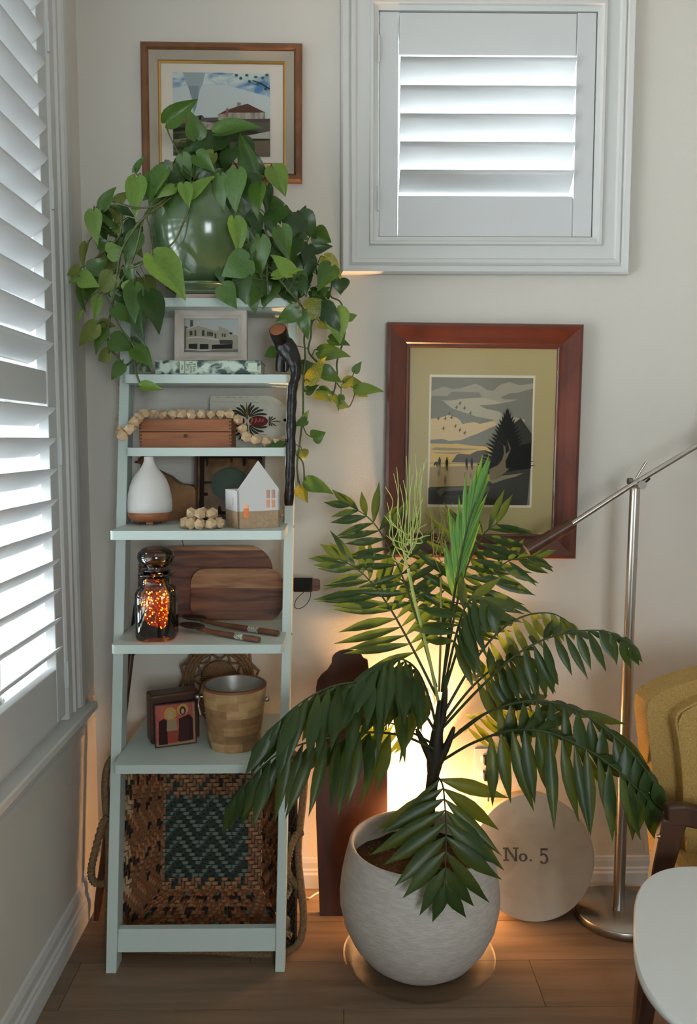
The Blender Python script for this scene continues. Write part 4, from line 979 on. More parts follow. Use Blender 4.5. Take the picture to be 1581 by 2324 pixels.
# old bread board
bw_ = (P(880, 1700, 2.42).x-P(716, 1700, 2.42).x)
bbx = (P(716, 1700, 2.42).x+P(880, 1700, 2.42).x)/2
bb_ = thing('bread_board', 'tall dark antique bread board with rounded neck leaning on the wall', 'board', (bbx, 2.378, .0005), (math.radians(-9.6), 0, 0))
oldw = M('antique_wood', (56, 29, 19), .42, col2=(78, 40, 25), scale=(14, 14, 3), coat=.1, bump=.2, bscale=30)
H1, H2 = .735, .80
hw = bw_/2
out = [(-hw+.012, 0), (hw-.004, 0), (hw, .3), (hw, .69), (hw-.02, .705), (hw-.045, .715), (hw-.055, .74), (hw-.06, .775)]
out += [(-.012+.05*math.cos(math.radians(a)), .775+.032*math.sin(math.radians(a))) for a in range(10, 171, 16)]
out += [(-.062, .765), (-.075, .745), (-.095, .728), (-hw+.004, .712), (-hw, .69), (-hw, .3)]
mb = MB(); mb.prism(out, 0, .024); mb.build('board', oldw, bb_, world=False, bev=.003)
# round cheese box lying on its side against the wall
cbx = P(1213, 1945, 2.40)
r_ = .186
tl_ = math.radians(14)
cz_ = r_*math.cos(tl_)
cb = thing('round_box', 'round pale wooden cheese box leaning on wall, printed No. 5', 'box', (P(1203, 2095, 2.335).x+.018, 2.338, .0006), (-tl_, 0, 0))
palew = M('pale_wood', (206, 196, 178), .75, col2=(184, 172, 152), scale=(8, 8, 8), ramp=(.45, .7)); palee = M('pale_bentwood', (206, 182, 140), .6)
Tm = Matrix.Translation((0, 0, r_)) @ Matrix.Rotation(math.pi/2, 4, 'X')
mb = MB(); mb.lathe([(0, 0), (r_-.002, 0), (r_, -.002), (r_, -.02), (0, -.02)], 72, T=Tm, smooth=False); mb.build('lid', palew, cb, world=False)
mb = MB(); mb.lathe([(r_-.004, -.0205), (r_-.003, -.085), (0, -.085)], 72, T=Tm, smooth=True); mb.build('body', palee, cb, world=False)
# slab-serif stencil lettering
stamp = M('stamp_ink', (92, 84, 76), .8, col2=(120, 110, 100), scale=(150, 150, 150))
def glyph_part(polys, name='lettering'):
    mb = MB()
    for pl in polys: mb.prism(pl, -.0006, .0002)
    mb.build(name, stamp, cb, world=False)
px2 = 1/1850*2.46
def gp(x, z): return ((x-1213)*px2*1.02, r_+(1945-z)*px2*1.0)
def rect(x0, x1, z0, z1): return [gp(x0, z1), gp(x1, z1), gp(x1, z0), gp(x0, z0)]
glyph_part([rect(1144, 1157, 1923, 1926.5), rect(1148, 1153, 1926, 1949), rect(1144, 1157, 1949, 1952.5), rect(1167, 1179, 1923, 1926.5), rect(1171, 1175.5, 1926, 1953),
            [gp(1150, 1924), gp(1156, 1924), gp(1176, 1953), gp(1170, 1953)]])
def arc(cx, cz, ro, ri, a0, a1, n=16, sx=1.0):
    return [gp(cx+ro*sx*math.cos(math.radians(a0+(a1-a0)*i/n)), cz-ro*math.sin(math.radians(a0+(a1-a0)*i/n))) for i in range(n+1)]+[gp(cx+ri*sx*.72*math.cos(math.radians(a1+(a0-a1)*i/n)), cz-ri*math.sin(math.radians(a1+(a0-a1)*i/n))) for i in range(n+1)]
glyph_part([arc(1189, 1945, 9, 6, 0, 180, sx=1.1), arc(1189, 1945, 9, 6, 180, 360, sx=1.1)])
glyph_part([[gp(1206+2.6*math.cos(k), 1951-2.6*math.sin(k)) for k in (0, .8, 1.6, 2.4, 3.1, 3.9, 4.7, 5.5)]])
glyph_part([rect(1229, 1245, 1925, 1930), [gp(1229, 1930), gp(1232.5, 1930), gp(1231.5, 1941), gp(1228, 1941)], arc(1235, 1948, 12, 8.2, -150, 140, 20, sx=.9)])
# outlet with two plugs
oc = P(1101, 1738, 2.545)
ou = thing('wall_outlet', 'white wall outlet with two black plugs behind the palm', 'outlet', (oc.x, D-.0005, oc.z))
mb = MB(); mb.box((0, -.003, 0), (.072, .006, .116)); mb.build('plate', whitem, ou, world=False, bev=.002)
for dz in (.026, -.026):
    mb = MB(); mb.lathe([(0, 0), (.0165, 0), (.0165, .003), (0, .003)], 20, T=Matrix.Translation((0, -.005, dz)) @ Matrix.Rotation(math.pi/2, 4, 'X')); mb.build('socket_face', whitem, ou, world=False)
    mb = MB(); mb.box((.004, -.022, dz), (.026, .03, .024)); mb.tube(smooth_path([(.004, -.036, dz-.004), (.006, -.044, dz-.03), (.006, -.03, dz-.08)], 5), .0032, 8); mb.build('plug', blackm, ou, world=False, bev=.003)
# flex lying on the floor and wire on the wall
fx_ = thing('lamp_flex', 'thin white flex lying on the floor beside the dark bread board', 'cord', (P(700, 2020, 2.48).x, 2.5, .004))
mb = MB(); mb.tube(smooth_path([Vector((-.13, 2.515, .004)), Vector((-.10, 2.47, .004)), Vector((-.07, 2.50, .004)), Vector((-.02, 2.52, .004)), Vector((.06, 2.50, .004)), Vector((.11, 2.465, .006))], 6), .0032, 8); mb.build('flex', M('flex_white', (196, 186, 170), .5), fx_)
wr_ = thing('wall_wire', 'short thin dark wire hanging on wall above the large cutting board', 'wire', P(416, 1240, 2.54))
mb = MB(); mb.tube(smooth_path([P(411, 1218, 2.545), P(414, 1228, 2.542), P(417, 1242, 2.538)], 4), .0012, 6); mb.build('wire', steeld, wr_)

# ------------------------------------------------------------------ floor lamp
fl = thing('floor_lamp', 'brushed steel swing arm floor lamp beside the mustard chair', 'lamp', PZ(1402, 2058, .03)*1)
fl.location.z = 0
bx_, by_ = fl.location.x, fl.location.y
mb = MB(); mb.lathe([(0, 0), (.128, 0), (.131, .003), (.131, .022), (.128, .026), (0, .027)], 64); mb.build('base', steel, fl, world=False)
ptop = P(1441, 1090, by_); 
mb = MB(); mb.tube([(0, 0, .026), (0, 0, .75), (ptop.x-bx_, 0, ptop.z)], .0155, 20) if False else None
dx_ = ptop.x-bx_
mb = MB(); mb.tube([(0, 0, .026), (dx_*.6, 0, .85)], .0175, 24); mb.build('lower_pole', steel, fl, world=False)
mb = MB(); mb.tube([(dx_*.6, 0, .85), (dx_, 0, ptop.z)], .0148, 24); mb.build('upper_pole', steel, fl, world=False)
W_ = lambda u, v, Y: P(u, v, Y)-Vector((bx_, by_, 0))
ya_ = by_-.026
mb = MB(); mb.tube([W_(1296, 1190, ya_), W_(1420, 1109, ya_), W_(1700, 940, ya_)], .0078, 14); mb.build('arm', steel, fl, world=False)
mb = MB(); mb.tube([W_(1196, 1249, ya_), W_(1297, 1189, ya_)], .0182, 20); mb.build('wooden_grip', darkwood, fl, world=False)
mb = MB(); mb.tube([W_(1194.5, 1250, ya_), W_(1196, 1249, ya_)], .0178, 20); mb.build('grip_end', M('grip_end_wood', (168, 138, 110), .6), fl, world=False)
jt = W_(1443, 1099, by_)
mb = MB(); mb.tube([jt+Vector((0, -.05, 0)), jt+Vector((0, .03, 0))], .0125, 18); mb.build('pivot', steel, fl, world=False)
mb = MB(); mb.tube([W_(1424, 1092, by_-.02), W_(1434, 1092, by_-.02)], .0095, 14); mb.build('clamp_knob', steeld, fl, world=False)
mb = MB(); mb.tube([W_(1443, 1085, by_-.01), W_(1466, 1048, by_-.012)], .0035, 10); mb.build('lever', steel, fl, world=False)
mb = MB(); mb.tube(smooth_path([W_(1450, 1108, by_-.03), W_(1463, 1096, by_-.034), W_(1474, 1086, by_-.03)], 5), .003, 8); mb.build('cable', blackm, fl, world=False)
# shade hangs at the far end of the arm, outside the picture
e_ = W_(1700, 940, ya_)
mb = MB(); mb.lathe([(.02, .08), (.03, .08), (.11, -.1), (.108, -.1), (.028, .078), (.02, .078)], 32, c=e_); mb.build('lamp_shade', steel, fl, world=False)

# ------------------------------------------------------------------ armchair and side table at the right
must = M('mustard_tweed', (192, 156, 90), .9, col2=(166, 132, 74), scale=(260, 260, 260), bump=.6, bscale=330)
walnut = M('chair_wood', (58, 35, 24), .45, col2=(78, 48, 32), scale=(20, 20, 5))
ch = thing('armchair', 'mustard yellow upholstered armchair with dark wood frame', 'armchair', (1.30, 1.98, 0))
CHY = 2.0
def cp(u, v, Y): return P(u, v, Y)
# side frame (near the camera): slanted front leg, arm
def bar(pts, w, d, name):
    mb = MB(); p_ = [Vector(q) for q in pts]; vs = []
    for i, q in enumerate(p_):
        t_ = (p_[min(i+1, len(p_)-1)]-p_[max(i-1, 0)]).normalized(); sd = Vector((0, 1, 0)); n_ = t_.cross(sd).normalized()
        ww_ = w[i] if hasattr(w, '__len__') else w
        for a_, b_ in ((-1, -1), (1, -1), (1, 1), (-1, 1)): vs.append(q+n_*a_*ww_/2+sd*b_*d/2)
    k = len(p_)
    fs = [(i*4+j, i*4+(j+1) % 4, i*4+4+(j+1) % 4, i*4+4+j) for i in range(k-1) for j in range(4)]+[(3, 2, 1, 0), tuple(range(4*k-4, 4*k))]
    mb.add(vs, fs); return mb.build(name, walnut, ch, bev=.006)
YF = 1.86
a0 = PZ(1442, 2345, 0); 
lf = cp(1462, 2300, YF); 
def frame_side(yo, sc=1):
    o_ = Vector((0, yo, 0))
    bar([P(1447, 2390, YF)*1+o_, P(1470, 2150, YF)+o_, P(1502, 1960, YF)+o_, P(1527, 1858, YF)+o_], [.034, .044, .052, .06], .03, 'front_leg')
    bar([P(1510, 1848, YF)+o_, P(1545, 1846, YF)+o_, P(1620, 1862, YF)+o_, P(1760, 1890, YF)+o_], [.05, .052, .05, .045], .032, 'arm_rest')
    bar([P(1760, 1880, YF)+o_, P(1800, 2120, YF)+o_, P(1850, 2400, YF)+o_], [.045, .05, .034], .03, 'back_leg')
    m_ = MB(); c_ = P(1494, 1898, YF-.016)+o_; m_.lathe([(0, .0), (.0055, .0), (.0045, .003), (0, .004)], 12, T=Matrix.Translation(c_) @ Matrix.Rotation(math.pi/2, 4, 'X')); m_.build('bolt', steel, ch)
frame_side(0)
# padded wing back: outline seen from the front, curving back in depth
def pad(name, outl, Y0, Y1, bulge):
    mb = MB(); mb.prism([(p_.x, p_.z) for p_ in outl], Y0, Y1); return mb.build(name, must, ch, bev=.02)
o1 = [P(u, v, 2.0) for u, v in ((1509, 2040), (1496, 1900), (1482, 1780), (1474, 1690), (1467, 1625), (1470, 1597), (1481, 1583), (1500, 1571), (1535, 1556), (1581, 1541), (1660, 1520), (1760, 1512), (1880, 1530), (1900, 1700), (1880, 2040))]
pad('backrest', o1, 2.0, 2.09, .0)
o2 = [P(u, v, 1.96) for u, v in ((1560, 2030), (1553, 1850), (1543, 1690), (1535, 1640), (1545, 1615), (1590, 1590), (1660, 1570), (1760, 1560), (1850, 1580), (1850, 2030))]
pad('back_cushion', o2, 1.952, 2.02, 0)
mb = MB(); mb.tube(smooth_path([P(u, v, 1.955) for u, v in ((1556, 1900), (1550, 1760), (1541, 1680), (1534, 1640), (1541, 1618), (1585, 1594), (1660, 1572))], 6), .0035, 8); mb.build('piping', must, ch)
mb = MB(); sx0 = P(1512, 2040, 1.9).x; mb.bb(sx0+.02, sx0+.62, 1.62, 2.0, .30, .42); mb.build('seat_cushion', must, ch, bev=.03)
mb = MB(); mb.bb(sx0+.03, sx0+.60, 1.66, 1.98, .26, .30); mb.build('seat_frame', walnut, ch, bev=.004)
mb = MB(); mb.tube([P(1470, 2150, YF)+Vector((.02, .01, 0)), P(1470, 2150, YF)+Vector((.3, .01, .02))], .014, 8); mb.build('stretcher', walnut, ch)
# white rounded side table
TZ = .50
tp = [(1437, 2205), (1441, 2150), (1453, 2105), (1475, 2058), (1503, 2015), (1538, 1985), (1581, 1968)]
lo = [(1442, 2250), (1456, 2280), (1485, 2305), (1545, 2330), (1620, 2350)]
ctr = PZ(1640, 2150, TZ)
def sup(n, a, b, e, rot): 
    o_ = []
    for i in range(n):
        w_ = 2*math.pi*i/n; c_, s_ = math.cos(w_), math.sin(w_)
        x_, y_ = a*math.copysign(abs(c_)**(2/e), c_), b*math.copysign(abs(s_)**(2/e), s_); o_.append((x_*math.cos(rot)-y_*math.sin(rot), x_*math.sin(rot)+y_*math.cos(rot)))
    return o_
pL = PZ(1437, 2205, TZ); pT = PZ(1581, 1966, TZ); pB = PZ(1545, 2330, TZ)
tbc = Vector((.812, 1.432, 0))
tb = thing('side_table', 'glossy white side table with rounded square top at the corner', 'table', (tbc.x, tbc.y, 0))
glw = M('white_lacquer', (236, 237, 234), .25)
ol = sup(96, .25, .30, 3.0, math.radians(-20)); k = len(ol)
mb = MB(); vs = [(x*s_, y*s_, z_) for s_, z_ in ((.965, TZ-.022), (1, TZ-.014), (1, TZ-.005), (.985, TZ)) for x, y in ol]
mb.add(vs, [tuple(range(k))[::-1], tuple(range(3*k, 4*k))]); mb.add(vs, [(e*k+i, e*k+(i+1) % k, (e+1)*k+(i+1) % k, (e+1)*k+i) for e in range(3) for i in range(k)], 0, True); mb.build('table_top', glw, tb, world=False)
for sx in (-1, 1):
    for sy in (-1, 1):
        mb = MB(); mb.tube([(sx*.15, sy*.15, TZ-.02), (sx*.19, sy*.19, 0)], [.018, .011], 14); mb.build('leg', walnut, tb, world=False)

# ------------------------------------------------------------------ potted palm
pcx, pcy = P(951, 2060, 2.165).x, 2.165
sc_ = thing('plant_saucer', 'clear plastic saucer on the floor under the white palm pot', 'saucer', (pcx, pcy, .0005))
clear = thin_glass('clear_plastic', (251, 250, 248), .06, .3)
mb = MB(); mb.lathe([(0, .0), (.185, .0), (.205, .022), (.212, .022), (.212, .024), (.203, .024), (.183, .003), (0, .003)], 64); mb.build('saucer', clear, sc_, world=False)
pp = thing('potted_palm', 'parlour palm with arching fronds in a round white ceramic pot', 'potted palm', (pcx, pcy, .0045))
potm = M('pot_white', (212, 206, 198), .6, col2=(196, 190, 180), scale=(30, 30, 120), bump=.35, bscale=60, bstretch=(1, 1, 5))
PR = .2215; ph_ = .345
prof = [(0, .0), (.10, .0), (.125, .006), (.158, .032), (.188, .072), (.21, .12), (.2205, .17), (.2215, .20), (.217, .245), (.208, .29), (.199, .325), (.196, .338), (.193, .3435), (.188, .344), (.183, .339), (.183, .325), (.19, .29), (.194, .262), (0, .262)]
mb = MB(); mb.lathe(prof, 80); mb.build('pot', potm, pp, world=False)
soilm = M('potting_soil', (40, 26, 18), .95, col2=(70, 48, 34), scale=(120, 120, 120), bump=1.0, bscale=160)
mb = MB(); rr = random.Random(3); K = 26
vs = []; 
for i in range(1, 9):
    for j in range(K):
        w_ = 2*math.pi*j/K; r_ = .190*i/8; vs.append((r_*math.cos(w_), r_*math.sin(w_), .268+.012*rr.random()+.006*(1-i/8)))
vs.append((0, 0, .28)); fs = [((i*K+j), (i*K+(j+1) % K), ((i+1)*K+(j+1) % K), ((i+1)*K+j)) for i in range(7) for j in range(K)]+[(8*K, j, (j+1) % K) for j in range(K)]
mb.add(vs, fs, 0, True); mb.build('soil', soilm, pp, world=False)
mb = MB()
for i in range(120):
    w_ = rr.uniform(0, 6.283); r_ = .175*math.sqrt(rr.random()); q_ = rr.uniform(.0015, .0035); mb.sphere((r_*math.cos(w_), r_*math.sin(w_), .281+q_*.3), q_, 5, 4)
mb.build('soil_crumbs', M('perlite', (150, 132, 112), .9, col2=(80, 60, 46), scale=(200, 200, 200)), pp, world=False, kind='stuff')
leafA = M('palm_leaf', (45, 66, 30), .36, col2=(62, 84, 40), scale=(30, 4, 30), transl=.30, rnd=.14, spec=.5)
leafB = M('palm_leaf_yellow', (84, 104, 40), .4, col2=(110, 124, 52), scale=(30, 4, 30), transl=.35, rnd=.12)
leafN = M('palm_leaf_new', (92, 140, 58), .4, col2=(112, 158, 72), scale=(30, 4, 30), transl=.35, rnd=.1)
stemm = M('palm_stem', (44, 58, 30), .5, col2=(64, 76, 40), scale=(20, 20, 20)); trunkm = M('palm_trunk', (38, 32, 22), .6, col2=(58, 50, 34), scale=(30, 30, 12), bump=.4, bscale=80)
def leaflet_mesh(name, droop, fold, curl):
    rows = [(0, .07), (.12, .42), (.3, .86), (.47, 1.0), (.66, .8), (.84, .36), (1, .01)]; mb = MB(); vs = []
    for t_, w_ in rows:
        zc_ = -droop*t_*t_
        for s_ in (-1, 0, 1): vs.append((s_*w_*.5+curl*t_*t_, t_, zc_-abs(s_)*w_*fold))
    fs = [(i*3+j, i*3+j+1, i*3+j+4, i*3+j+3) for i in range(len(rows)-1) for j in range(2)]
    mb.add(vs, fs, 0, True); return mb.mesh(name, leafA)
LM = [leaflet_mesh('leaflet', d_, .05, c_) for d_, c_ in ((.12, .3), (.22, -.5), (.3, .2), (.08, .1))]
rg = random.Random(21)
def frond(pts, n, L, wid, a, b, g, t0=.3, N=(0, -.5, 1), sides=(1, -1), mat=None, r0=.0042, Lb=None, endtaper=.6, cam_n=.6, jit=.17, gside=None):
    path = smooth_path([P(u, v, y) for u, v, y in pts], 8); N = Vector(N).normalized()
    cum = [0]
    for i in range(1, len(path)): cum.append(cum[-1]+(path[i]-path[i-1]).length)
    mb = MB(); mb.tube(path, [r0*(1-.72*i/(len(path)-1)) for i in range(len(path))], 7); fr_ = mb.build('frond', stemm, pp)
    for i in range(n):
        f_ = i/(n-1); t_ = t0+(1-t0)*f_; s_ = t_*cum[-1]
        k = max(j for j in range(len(cum)) if cum[j] <= s_+1e-9); k = min(k, len(path)-2)
        q_ = path[k]+(path[k+1]-path[k])*((s_-cum[k])/max(1e-6, cum[k+1]-cum[k]))
        T_ = (path[min(k+2, len(path)-1)]-path[max(k-1, 0)]).normalized(); S_ = T_.cross(N).normalized()
        for sd in sides:
            aa = a*(1-.6*f_**3); bb_2 = b+.5*f_**2
            gg = g if gside is None else gside[0 if sd > 0 else 1]
            d_ = (S_*sd*aa+T_*bb_2+Vector((0, 0, -gg))+Vector((rg.uniform(-jit, jit), rg.uniform(-jit, jit), rg.uniform(-jit, jit)))).normalized()
            l_ = L*(.62+.38*math.sin(math.pi*min(1, .18+.62*f_)))*(1-(1-endtaper)*f_**2)*rg.uniform(.86, 1.14)*1.18
            nn = N+Vector((0, -cam_n, 0))+Vector((rg.uniform(-.25, .25), rg.uniform(-.2, .2), rg.uniform(-.2, .2)))
            nn = (nn-d_*nn.dot(d_)).normalized(); X_ = d_.cross(nn)
            tipy = q_.y+d_.y*l_
            if tipy > 2.44: l_ *= max(.3, (2.44-q_.y)/(tipy-q_.y))
            w_ = wid*1.16*rg.uniform(.85, 1.12)
            Tm_ = Matrix(((X_.x*w_, d_.x*l_, nn.x*l_, q_.x-pp.location.x), (X_.y*w_, d_.y*l_, nn.y*l_, q_.y-pp.location.y), (X_.z*w_, d_.z*l_, nn.z*l_, q_.z-pp.location.z), (0, 0, 0, 1)))
            me = LM[rg.randrange(4)]
            o_ = bpy.data.objects.new('leaflet', me); COL.objects.link(o_); o_.parent = fr_; o_.matrix_local = Tm_
            if mat is not None: o_.material_slots[0].link = 'OBJECT'; o_.material_slots[0].material = mat
    return fr_
mb = MB(); base_ = Vector((pcx+.02, pcy+.01, .275))
mb.tube(smooth_path([base_, P(974, 1830, 2.175), P(985, 1740, 2.175), P(992, 1660, 2.175), P(1000, 1590, 2.18)], 5), [.017]*10+[.021, .023, .022, .02, .018, .016, .014, .012, .011, .01, .008], 12); mb.build('trunk', trunkm, pp)
for a_, b_, c_ in (((985, 1740, 2.17), (962, 1690, 2.16), (945, 1655, 2.15)), ((990, 1740, 2.17), (1015, 1690, 2.16), (1030, 1650, 2.155)), ((988, 1700, 2.18), (1005, 1620, 2.17), (1012, 1560, 2.165))):
    mb = MB(); mb.tube(smooth_path([P(*a_), P(*b_), P(*c_)], 5), [.012, .012, .012, .011, .011, .01, .009, .008, .007, .006, .004], 9); mb.build('leaf_sheath', trunkm, pp)
UPB = (0, -.35, 1)
# left side
frond([(990, 1650, 2.16), (972, 1580, 2.13), (945, 1520, 2.09), (905, 1495, 2.05), (860, 1512, 2.01), (828, 1540, 1.98)], 13, .20, .030, .75, .35, .75, .28, gside=(.95, .25))
frond([(988, 1660, 2.16), (940, 1590, 2.10), (870, 1553, 2.05), (790, 1550, 2.01), (726, 1569, 1.98), (660, 1612, 1.96), (600, 1672, 1.95)], 16, .185, .031, .65, .35, .9, .30, gside=(1.15, .1))
frond([(984, 1700, 2.16), (920, 1672, 2.11), (850, 1662, 2.07), (770, 1671, 2.03), (700, 1684, 2.01), (630, 1712, 1.99), (580, 1755, 1.98), (535, 1805, 1.97)], 16, .165, .028, .6, .35, 1.0, .26, gside=(1.2, .5))
frond([(990, 1580, 2.19), (935, 1470, 2.22), (878, 1370, 2.26), (826, 1305, 2.29), (772, 1268, 2.31)], 14, .165, .0235, .9, .45, .18, .28, N=(0, -1, .45), endtaper=.55, mat=None)
frond([(990, 1560, 2.20), (950, 1420, 2.25), (905, 1290, 2.29), (850, 1190, 2.33), (795, 1148, 2.35)], 13, .135, .020, .9, .4, .2, .42, N=(0, -1, .3))
# upright new frond
frond([(1003, 1570, 2.19), (1020, 1420, 2.18), (1040, 1290, 2.17), (1062, 1190, 2.165), (1078, 1140, 2.16)], 12, .14, .014, .28, 1.0, -.1, .5, N=(0, -1, .1), mat=leafN, r0=.005, endtaper=1.0, jit=.06)
# upper right
frond([(1003, 1560, 2.20), (1030, 1400, 2.27), (1058, 1290, 2.32), (1095, 1215, 2.37), (1125, 1190, 2.385)], 13, .165, .021, .95, .25, .12, .36, N=(.1, -1, .4), endtaper=.8, gside=(.2, .1))
frond([(1005, 1580, 2.19), (1050, 1440, 2.26), (1100, 1330, 2.31), (1150, 1275, 2.35), (1215, 1262, 2.37)], 12, .135, .021, .8, .4, .3, .4, N=(0, -.8, .7))
frond([(1003, 1590, 2.16), (1025, 1480, 2.10), (1050, 1390, 2.06), (1075, 1355, 2.03), (1110, 1370, 2.0)], 9, .135, .026, .7, .3, .7, .5, gside=(1.0, .5))
# right side
frond([(1006, 1620, 2.19), (1070, 1510, 2.22), (1130, 1435, 2.25), (1190, 1398, 2.27), (1250, 1392, 2.28), (1290, 1412, 2.28)], 12, .105, .021, .6, .35, .7, .36, mat=leafB, gside=(.9, .5))
frond([(1006, 1650, 2.17), (1090, 1560, 2.15), (1180, 1480, 2.13), (1270, 1440, 2.11), (1370, 1432, 2.09), (1430, 1462, 2.08)], 15, .115, .023, .6, .35, .75, .32, gside=(1.0, .35))
frond([(1006, 1640, 2.18), (1070, 1560, 2.19), (1130, 1510, 2.20), (1185, 1490, 2.2), (1240, 1510, 2.2)], 9, .135, .027, .6, .35, .8, .4, gside=(1.1, .6))
frond([(1008, 1690, 2.17), (1090, 1625, 2.12), (1190, 1592, 2.08), (1285, 1602, 2.04), (1360, 1645, 2.00), (1430, 1705, 1.96), (1485, 1775, 1.93)], 14, .14, .030, .6, .35, .8, .3, gside=(1.0, .4))
frond([(1005, 1725, 2.16), (1075, 1685, 2.08), (1160, 1658, 2.02), (1240, 1662, 1.98), (1320, 1695, 1.95), (1400, 1748, 1.93), (1470, 1815, 1.92)], 15, .185, .031, .55, .3, 1.0, .3, gside=(1.25, .3))
frond([(1008, 1690, 2.20), (1060, 1650, 2.26), (1110, 1615, 2.31), (1160, 1600, 2.33), (1200, 1610, 2.35)], 10, .10, .017, .7, .35, .5, .3, mat=leafB)
frond([(985, 1690, 2.20), (930, 1660, 2.25), (880, 1640, 2.29), (830, 1645, 2.32)], 8, .09, .016, .7, .35, .5, .3, mat=leafB)
# low front frond
frond([(990, 1760, 2.15), (1004, 1782, 2.11), (1010, 1840, 2.03), (1012, 1900, 1.97), (1011, 1960, 1.93), (1010, 2005, 1.915)], 9, .18, .034, 1.15, .25, .6, .06, N=(0, -1, .5), endtaper=.6, r0=.003)
# flower sprays
spray = M('palm_flower', (176, 196, 110), .5, col2=(196, 208, 136), scale=(40, 40, 40), transl=.2); sprayd = M('palm_flower_dry', (160, 148, 78), .6)
def flower(stem, base, tips, mat, r, rs):
    mb = MB(); mb.tube(smooth_path([P(*p) for p in stem], 6), r*2.6, 8); fl_ = mb.build('flower_stalk', mat, pp)
    for i, (u, v, y) in enumerate(tips):
        f_ = i/len(tips); b_ = P(base[0]+rs.uniform(-6, 8), base[1]-rs.uniform(0, 90), base[2]); t_ = P(u, v, y)
        m1 = b_+(t_-b_)*.35+Vector(((t_.x-b_.x)*.35+rs.uniform(-.006, .006), 0, -.008)); m2 = b_+(t_-b_)*.7+Vector((rs.uniform(-.007, .007), 0, 0))
        m_ = MB(); m_.tube(smooth_path([b_, m1, m2, t_], 5), [r*(1-.5*k/15) for k in range(16)], 5); m_.build('flower_strand', mat, fl_)
rs = random.Random(8)
tips = [(874, 1105, 2.16), (878, 1140, 2.15), (893, 1075, 2.17), (900, 1060, 2.18), (907, 1100, 2.16), (915, 1090, 2.15), (922, 1035, 2.18), (929, 1055, 2.16), (936, 1080, 2.15), (942, 1030, 2.17), (948, 1070, 2.16), (955, 1060, 2.18), (962, 1050, 2.17), (968, 1040, 2.16), (884, 1180, 2.14), (872, 1170, 2.17), (960, 1130, 2.15), (968, 1190, 2.14), (876, 1215, 2.15), (975, 1215, 2.15), (900, 1150, 2.14), (945, 1150, 2.14)]
flower([(998, 1610, 2.185), (968, 1470, 2.17), (940, 1360, 2.165), (926, 1290, 2.16)], (926, 1300, 2.16), tips, spray, .0017, rs)
tips = [(975+rs.uniform(-5, 55), 1140+rs.uniform(0, 90), 2.28+rs.uniform(-.02, .02)) for _ in range(13)]
flower([(996, 1570, 2.2), (1000, 1420, 2.25), (1000, 1310, 2.28)], (1000, 1310, 2.28), tips, sprayd, .0012, rs)

# ------------------------------------------------------------------ trailing pothos on the top shelf
pz = SZ[0]
pt_c = P(468, 640, 2.375)
po = thing('potted_pothos', 'trailing pothos in a glossy green glazed pot on the top shelf', 'potted plant', (pt_c.x, 2.375, pz+.0142))
glz = M('green_glaze', (62, 84, 54), .2, col2=(84, 104, 70), scale=(7, 7, 3), coat=.7, ramp=(.3, .7))
mb = MB(); mb.lathe([(0, .018), (.075, .018), (.088, .022), (.118, .06), (.148, .12), (.158, .17), (.155, .215), (.143, .25), (.137, .262), (.139, .27), (.136, .275), (.129, .273), (.131, .26), (.13, .24), (0, .24)], 64); mb.build('pot', glz, po, world=False)
mb = MB(); mb.lathe([(0, 0), (.085, 0), (.105, .014), (.113, .018), (.111, .022), (.1, .019), (.08, .008), (0, .008)], 48); mb.build('saucer', glz, po, world=False)
mb = MB(); mb.lathe([(.129, .245), (.06, .252), (0, .256)], 24); mb.build('soil', soilm, po, world=False)
tv = thing('wooden_trivet', 'flat pale wooden trivet under the green glazed pot', 'trivet', (pt_c.x-.005, 2.40, pz+.0004))
mb = MB(); mb.box((0, 0, .0065), (.15, .12, .013)); mb.build('slab', M('trivet_wood', (202, 184, 168), .7, col2=(186, 164, 146), scale=(8, 40, 40)), tv, world=False, bev=.002)
pm = {'m': M('pothos_leaf', (60, 90, 36), .36, col2=(80, 112, 46), scale=(18, 18, 18), transl=.28, rnd=.12, coat=.1),
      'd': M('pothos_leaf_dark', (41, 66, 30), .36, col2=(54, 82, 36), scale=(18, 18, 18), transl=.22, rnd=.12, coat=.1),
      'l': M('pothos_leaf_light', (100, 132, 54), .4, col2=(124, 152, 70), scale=(18, 18, 18), transl=.3, rnd=.1),
      'y': M('pothos_leaf_variegated', (76, 108, 46), .4, col2=(196, 176, 74), scale=(26, 26, 26), transl=.3, ramp=(.48, .62)),
      'o': M('pothos_leaf_olive', (98, 112, 52), .45, col2=(124, 132, 66), scale=(18, 18, 18), transl=.3, rnd=.1)}
vinem = M('pothos_vine', (62, 72, 38), .55, col2=(88, 98, 52), scale=(30, 30, 30))
def pleaf(name, fold, droop, tw):
    rows = [(-.07, .0, .20), (.02, .12, .40), (.16, .24, .5), (.34, .24, .48), (.54, .19, .37), (.76, .11, .2), (.92, .04, .075), (1.0, .006, .012)]; mb = MB(); vs = []
    for i, (t_, wi, wo) in enumerate(rows):
        tt = max(t_, 0); zc_ = .06*math.sin(tt*2.2)-droop*tt*tt
        for x_ in (-wo, -wi if i else -.09, 0, wi if i else .09, wo):
            tb_ = t_ if (i or abs(x_) > .01) else .03
            vs.append((x_, tb_, zc_+abs(x_)*fold-.5*x_*x_+tw*x_*tt))
    fs = [(i*5+j, i*5+j+1, i*5+j+6, i*5+j+5) for i in range(len(rows)-1) for j in range(4)]
    mb.add(vs, fs, 0, True); return mb.mesh(name, pm['m'])
PL = [pleaf('leaf', f_, d_, t_) for f_, d_, t_ in ((.35, .12, .0), (.25, .22, .15), (.5, .08, -.15), (.15, .3, .1))]
SA, SB, SC = .29114, .22373, .24958
TA = lambda x, y: (300+SA*x, 220+SA*y); TB = lambda x, y: (150+SB*x, 380+SB*y); TC = lambda x, y: (600+SC*x, 560+SC*y)
vines = []
